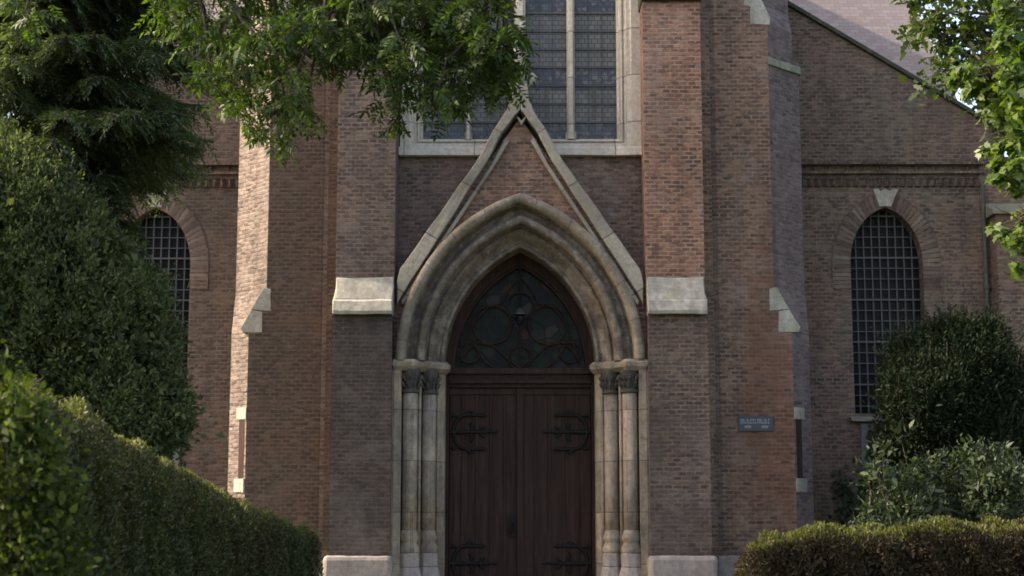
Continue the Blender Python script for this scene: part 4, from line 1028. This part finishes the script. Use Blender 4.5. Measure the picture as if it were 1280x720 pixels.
# ---- clipped hedge running from the left foreground to the porch
def hedge(name, label, path, mat_side, mat_top, dens, Ln, Wd, shape, stalks=0, rough=.05, loc=None, top_band=.10, ends=True):
    """path: list of (x, y, halfwidth, top z)"""
    t = thing(name, label, 'hedge', loc or (path[0][0],path[0][1],0))
    B, D, T = [], [], []
    for (x0,y0,w0,z0), (x1,y1,w1,z1) in zip(path, path[1:]):
        Ls = math.hypot(x1-x0, y1-y0); dx, dy = (x1-x0)/Ls, (y1-y0)/Ls; nx, ny = dy, -dx
        zt = (z0+z1)/2; per = 2*(zt)+2*w0; n = int(dens*Ls*per)
        u = rng.random(n); s = rng.random(n)*per
        w = w0+(w1-w0)*u; z = z0+(z1-z0)*u
        sd = np.where(s < zt, 1, np.where(s < 2*zt, -1, 0))
        hh = np.where(sd == 1, s, np.where(sd == -1, s-zt, 0))/zt*z
        tt = np.where(sd == 0, (s-2*zt)/(2*w0)*2-1, 0)
        rc = .12
        off = np.where(sd != 0, sd*(w-np.clip((hh-(z-rc))/rc,0,1)**2*.10), tt*w)
        zz = np.where(sd != 0, hh, z-np.clip((np.abs(tt)*w-(w-rc))/rc,0,1)**2*.10)
        px = x0+dx*Ls*u+nx*off; py = y0+dy*Ls*u+ny*off
        nv = np.stack([nx*sd, ny*sd, (sd == 0)*1.0], 1)
        lump = np.sin(px*5.1+zz*2.3+1)*np.sin(py*4.3+zz*1.7)*.5+np.sin(px*13+py*9+zz*6)*.3+np.sin(py*17+px*21+zz*9)*np.sin(zz*7+px*5)*.35
        jitter = (rng.random(n)**2*-.13+lump*rough)[:, None]
        B.append(np.stack([px,py,zz],1)+nv*jitter); D.append(nv); T.append(zz > z-top_band*(.4+rng.random(n)))
    if ends:
        for (x0,y0,w0,z0), (x1,y1,_a,_b), sg in ((path[0],path[1],-1), (path[-1],path[-2],-1)):
            Ls = math.hypot(x1-x0, y1-y0); dx, dy = (x1-x0)/Ls*sg, (y1-y0)/Ls*sg; n = int(dens*2*w0*z0)
            a = rng.uniform(-1,1,n); zz = rng.random(n)*z0
            bulge = .22*(1-a*a)*np.minimum(1, (z0-zz)/.3+.25)
            p = np.stack([x0-dy*a*w0+dx*bulge, y0+dx*a*w0+dy*bulge, zz], 1)
            nv = np.tile([dx,dy,0],(n,1)); B.append(p-nv*(rng.random(n)**2*.12)[:,None]); D.append(nv); T.append(zz > z0-top_band*(.4+rng.random(n)))
    B = np.concatenate(B); D = np.concatenate(D); T = np.concatenate(T)
    # leaf clumps of uneven tilt
    dirs = unit(D*.55+UP*.75+rng.normal(size=B.shape)*.55); nr = rnd_dirs(len(B))+D*.5
    s = .65+.7*rng.random(len(B))
    leaves('foliage', B[~T], dirs[~T], nr[~T], (Ln*s)[~T], (Wd*s)[~T], shape, mat_side, t)
    leaves('new_and_sunlit_tops', B[T], dirs[T], nr[T], (Ln*s)[T]*1.05, (Wd*s)[T], shape, mat_top, t)  # clipped hedge: sunlight coloured into top leaves; low hedge: real new growth
    q = MB()
    for (x0,y0,w0,z0), (x1,y1,w1,z1) in zip(path, path[1:]):
        Ls = math.hypot(x1-x0, y1-y0)
        for k in range(int(Ls/.35)+1):
            u = random.random(); x = x0+(x1-x0)*u; y = y0+(y1-y0)*u; z = z0+(z1-z0)*u
            limb(q, (x,y,-.05), (x+random.uniform(-.1,.1),y+random.uniform(-.1,.1),z*.7), .025, .01, .06, 4, 5)
            for _ in range(5):
                a = random.uniform(0, 6.28); limb(q, (x,y,z*random.uniform(.2,.7)), (x+math.cos(a)*w0*.7, y+math.sin(a)*w0*.7, z*random.uniform(.5,.92)), .01, .004, .06, 3, 4)
    sit(q.build('stems', M['bark'], None), t)
    # filler twigs-and-leaves inside so the hedge is not see-through
    n = len(B)//3; idx = rng.choice(len(B), n); Bi = B[idx]-D[idx]*.2; 
    leaves('inner_foliage', Bi, rnd_dirs(n), D[idx]+rng.normal(size=(n,3))*.5, Ln*2.2, Wd*2.6, shape, mat_side, t)
    if stalks:
        q = MB()
        for _ in range(stalks):
            i = 1+rng.integers(len(path)-2); u = rng.random(); a, b_ = path[i], path[i+1]
            x, y, z = (a[j]+(b_[j]-a[j])*u for j in (0,1,3)); x += rng.uniform(-.3,.3)
            h = rng.uniform(.06,.2); lx_, ly_ = rng.normal()*.10, rng.normal()*.1
            q.tube([(x,y,z-.05),(x+lx_*.5,y+ly_*.5,z+h*.6),(x+lx_*1.4,y+ly_,z+h)], [.003,.0025,.001], 4)
        sit(q.build('dry_stalks', M['stalk'], None), t)['kind'] = 'stuff'  # single dry stalks standing up from the hedge top
    return t
def hp(px, py, Y, w): x, z = P(px, py, Y); return (x-w, Y, w, z)
hedge('clipped_hedge', 'clipped dark green hedge running from the left foreground towards the church wall',
      [hp(20,475,-14.4,.45), hp(100,506,-12.6,.45), hp(200,566,-10.2,.45), hp(300,622,-7.4,.5), hp(402,668,-4.6,.5)], M['l_hedge'], M['l_hedge_sunlit'], 9500, .027, .0115, DIAMOND, stalks=60, rough=.085, top_band=.05)
x0, z0 = P(945,664,-3.0)
hedge('low_hedge', 'low browned hedge with yellow green top along the bottom right below the dark bush', [(x0+.02,-2.9,.40,PZ(682,-3.3)),(x0+.5,-2.9,.42,PZ(671,-3.3)),(x0+1.6,-2.95,.42,PZ(663,-3.3)),(x0+2.8,-3.0,.42,PZ(658,-3.3)),(9.5,-3.2,.42,PZ(656,-3.3))],
      M['l_brown'], M['l_rtip'], 6000, .042, .017, DIAMOND, rough=.14, top_band=.035)

# ---- ivy-leaved bush in the left foreground corner
def ivy_bush():
    Y = -15.3; k = 4.7/2000
    c = W3(20,600,Y); t = thing('broadleaf_bush', 'bright green broad-leaved bush in the lower left corner in front of the hedge', 'bush', (c[0],Y,0))
    bl = []
    for px, py, r in ((8,545,56),(34,592,44),(-10,600,90),(35,640,62),(50,700,55),(20,740,80),(-30,500,55),(46,528,18)):
        w = W3(px, py, Y+rng.uniform(-.1,.1)); bl.append((tuple(w), (r*k, r*k, r*k)))
    bl.append(((c[0]-.25,Y,.9),(.3,.3,.5))); bl.append(((c[0]-.25,Y,.3),(.3,.3,.4)))
    q = MB()
    for b_ in bl: limb(q, (c[0]-.2+random.uniform(-.1,.1),Y+.1,-.05), b_[0], .008, .003, .1, 5, 5)
    sit(q.build('stems', M['bark'], None), t)
    bush(t, 'foliage', bl, 900, 16, .045, .026, .017, LANCE, M['l_ivy'], .5, .3, .8, .5)
    bush(t, 'inner_foliage', [(b_[0], tuple(.8*r for r in b_[1])) for b_ in bl], 900, 16, .05, .028, .018, LANCE, M['l_ivy'], .4, .1, .8, .5)
ivy_bush()

# ---- trees on the right
def oak():
    Y = -2.5; k = 17.5/2000; t = thing('oak_tree', 'darker leafy tree behind the bright maple, over the sloping church roof', 'tree', (9.2,Y,0))
    q = MB(); q.tube([(9.2,Y,-.1),(9.1,Y,3),(8.8,Y,7)], [.3,.24,.14], 12); sit(q.build('trunk', M['bark'], None, smooth=True), t)
    q = MB(); bl = []
    for px, py, r in ((1150,12,26),(1142,35,14),(1165,42,14),(1180,15,30),(1200,40,32),(1216,70,28),(1190,-20,40),(1235,30,40),(1245,85,26),(1150,-20,22),(1224,5,30),(1270,60,40),(1290,20,60),(1168,92,9),(1232,-60,70),(1215,104,20),(1240,118,30),(1196,96,9),(1262,120,40)):
        w = W3(px, py, Y+rng.uniform(-.5,.5)); bl.append((tuple(w), (r*k, .5, r*k)))
        limb(q, (8.8,Y,6.6), tuple(w), .05, .01, .08, 5, 5)
    sit(q.build('branches', M['bark'], None), t)
    bush(t, 'crown', bl, 520, 14, .10, .13, .085, OAK, M['l_oak'], .4, .1, .9, .8)
    bl = [((9.0,Y,9.6),(2.6,2.2,1.9)), ((10.8,Y,8.0),(2.0,2,2))]
    bush(t, 'upper_crown', bl, 700, 22, .25, .14, .09, OAK, M['l_oak'], .4, .1, .9, .7)
oak()
def maple():
    Y = -8.0; k = 12/2000; t = thing('maple_tree', 'bright sunlit maple whose light green leaves reach in at the right edge', 'tree', (5.6,Y,0))
    q = MB(); q.tube([(5.6,Y,-.1),(5.55,Y,2),(5.3,Y,4),(5.1,Y,6.5)], [.16,.13,.10,.05], 12); sit(q.build('trunk', M['bark'], None, smooth=True), t)
    q = MB(); bl = []
    for px, py, r in ((1262,15,24),(1275,60,26),(1255,52,18),(1268,95,26),(1248,88,14),(1225,92,18),(1205,88,12),(1240,112,22),(1262,128,24),(1216,112,14),(1196,100,8),(1195,62,0.5),(1250,140,16),(1272,165,18),(1256,182,14),(1232,186,7),(1246,205,11),(1272,210,14),(1250,224,10),(1236,190,5),(1270,236,12),(1246,285,6),(1256,294,10),(1272,300,12),(1274,268,7),(1272,336,8),(1278,312,7),(1284,130,30),(1290,200,30),(1300,280,30)):
        w = W3(px, py, Y+rng.uniform(-.35,.35)); bl.append((tuple(w), (r*k*1.05, max(.05, r*k), r*k)))

    nodes = []
    for z0, px, py, dy in ((2.9,1330,330,.2),(3.3,1310,250,-.2),(3.8,1300,170,.3),(4.2,1285,110,-.3),(4.7,1290,50,.2),(5.2,1275,0,-.1),(4.4,1250,90,.1)):
        n_ = Vector(W3(px, py, Y+dy)); limb(q, (5.45-.06*z0,Y,z0), n_, .035, .016, .12, 6, 7); nodes.append(n_)
    for c, rr in bl:
        n_ = min(nodes, key=lambda v: (v-Vector(c)).length); e = Vector(c)
        limb(q, n_, e, .013, .004, .16, 5, 5)
        for _ in range(3):
            a = n_.lerp(e, random.uniform(.4,.95)); limb(q, a, a+Vector((random.uniform(-.2,.15),random.uniform(-.2,.2),random.uniform(-.15,.12))), .005, .002, .1, 3, 4)
    sit(q.build('branches', M['bark'], None), t)
    B, D, Nn, S = [], [], [], []
    for c, r in bl:
        n = int(14+ (r[0]/k)**2*.17)
        for _ in range(n):
            dd = rnd_dirs(1)[0]; p = np.array(c)+dd*np.array(r)*rng.random()**.5
            B.append(p); D.append((rng.normal()*.7, rng.normal()*.7, -.35+rng.normal()*.3)); Nn.append((rng.normal()*.5-.3, -.45+rng.normal()*.5, 1)); S.append(rng.uniform(.05,.09))
    S = np.array(S); leaves('crown', np.array(B), np.array(D), np.array(Nn), S, S*1.0, MAPLE, M['l_maple'], t, .25)
    bl = [((6.0,Y,6.3),(1.3,1.5,1.5)), ((6.3,Y,4.6),(1.3,1.4,1.2))]
    bush(t, 'outer_crown', bl, 420, 16, .2, .09, .09, MAPLE, M['l_maple'], .3, 0, .9, .7)
maple()

# ---- shrubs in front of the right-hand aisle
def yew():
    Y = -.9; k = 19.3/2000; c = W3(1190,500,Y)
    t = thing('dark_yew', 'dark upright yew bush covering the lower part of the right-hand window', 'bush', (c[0],Y,0))
    bl = []
    for px, py, r in ((1180,450,48),(1135,455,30),(1220,455,48),(1160,500,55),(1215,520,60),(1250,480,38),(1128,500,26),(1150,545,50),(1250,550,50),(1190,420,22),(1232,420,20),(1200,600,70)):
        w = W3(px, py, Y+rng.uniform(-.2,.2)); bl.append((tuple(w), (r*k, r*k*.9, r*k)))
    q = MB()
    for b_ in bl: limb(q, (c[0]+random.uniform(-.2,.2),Y,-.05), b_[0], .05, .012, .1, 6, 6)
    # upright shoots
    p, d = clumps_on_blobs(bl, 900, .15); dd = unit(d*.55+UP*1.0+rng.normal(size=p.shape)*.25); B = []; D = []
    sl3 = (.4+1.7*rng.random(len(p))**2)[:, None]
    for i in range(26):
        B.append(p+dd*(.011*i)*sl3); D.append(unit(dd*.7+rng.normal(size=p.shape)*.75))
    B = np.concatenate(B); D = np.concatenate(D)
    for a, e in zip(p[::6], dd[::6]): q.tube([tuple(a-e*.25), tuple(a+e*.26)], .004, 3)
    sit(q.build('stems', M['bark'], None), t)
    leaves('shoots', B, D, rnd_dirs(len(B)), .05, .012, DIAMOND, M['l_yew'], t)
    bush(t, 'foliage', bl, 2000, 36, .10, .065, .019, DIAMOND, M['l_yew'], .5, .7, .7, .4)
    bush(t, 'inner_foliage', [(b_[0], tuple(.8*v for v in b_[1])) for b_ in bl], 1200, 22, .12, .08, .03, DIAMOND, M['l_yew'], .4, .4, .8, .5)
yew()
def light_shrub():
    Y = -1.9; k = 18.2/2000; c = W3(1180,610,Y)
    t = thing('light_green_shrub', 'loose light green shrub between the dark yew and the low hedge', 'shrub', (c[0],Y,0))
    bl = []
    for px, py, r in ((1130,615,30),(1170,592,28),(1215,585,28),(1245,575,20),(1190,625,40),(1240,620,40),(1105,640,20),(1265,600,28),(1150,650,40),(1095,590,9),(1103,560,7),(1125,545,6),(1085,600,8),(1100,655,30),(1290,630,40)):
        w = W3(px, py, Y+rng.uniform(-.25,.25)); bl.append((tuple(w), (r*k, r*k*.9, r*k)))
    q = MB()
    for b_ in bl: limb(q, (c[0]+(b_[0][0]-c[0])*.5,Y,-.05), b_[0], .012, .004, .1, 5, 5)
    sit(q.build('stems', M['bark'], None), t)
    bush(t, 'foliage', bl, 620, 22, .075, .050, .018, LANCE, M['l_light'], .45, .35, .8, .5)
    bush(t, 'inner_foliage', [(b_[0], tuple(.7*r for r in b_[1])) for b_ in bl], 380, 12, .12, .1, .04, LANCE, M['l_light'], .4, .3, .8, .5)
light_shrub()
def creeper():
    Yw = AY-.16; t = thing('wall_creeper', 'thin green creeper climbing the brick beside the boarded panel below the right window', 'climber', (PX(1090,600,Yw),Yw,0))
    q = MB(); B = []
    for path in ([(1096,650),(1088,600),(1096,560),(1092,528)], [(1100,640),(1116,590),(1124,560),(1136,540),(1142,532)], [(1050,660),(1056,620),(1048,590)], [(1066,655),(1074,620),(1090,590)]):
        pts = [tuple(W3(px, py, Yw)) for px, py in path]; q.tube(pts, .008, 5)
        for a, e in zip(pts, pts[1:]):
            for _ in range(60):
                u = rng.random(); B.append(np.array(a)*(1-u)+np.array(e)*u+rng.normal(size=3)*(.07,.04,.06))
    sit(q.build('stems', M['bark'], None), t); B = np.array(B); n = len(B)
    leaves('foliage', B, rng.normal(size=(n,3))+(0,-.3,-.2), rng.normal(size=(n,3))*.5+(0,-1,.3), .08, .05, LANCE, M['l_light'], t)
creeper()
# trees behind the churchyard so the sky gaps end on greenery, left edge
# ================================================================= light
w = bpy.data.worlds.new('World'); scene.world = w; w.use_nodes = True; nt = w.node_tree
bg = nt.nodes['Background']; sky = nt.nodes.new('ShaderNodeTexSky'); sky.sky_type = 'NISHITA'; sky.sun_disc = False
SUN = Vector((-.80, .07, .60)).normalized()
el = math.asin(SUN.z); az = math.atan2(SUN.x, SUN.y)
sky.sun_elevation = el; sky.sun_rotation = az; sky.dust_density = 3.0; sky.ozone_density = .6; sky.air_density = .8
nt.links.new(sky.outputs[0], bg.inputs[0]); bg.inputs[1].default_value = .15
sl_ = bpy.data.lights.new('sun', 'SUN'); sl_.energy = 2.0; sl_.angle = R(.5); sl_.color = (1,.95,.87)
so = bpy.data.objects.new('sun', sl_); COL.objects.link(so); so.rotation_euler = SUN.to_track_quat('Z', 'Y').to_euler()
vs = scene.view_settings; vs.view_transform = 'Standard'; vs.look = 'None'; vs.gamma = 1; vs.exposure = 2.02; vs.use_curve_mapping = False; vs.use_white_balance = True; vs.white_balance_temperature = 7500; vs.white_balance_tint = 15
scene.cycles.max_bounces = 8; scene.cycles.diffuse_bounces = 6; scene.cycles.transmission_bounces = 8; scene.cycles.filter_width = 1.7
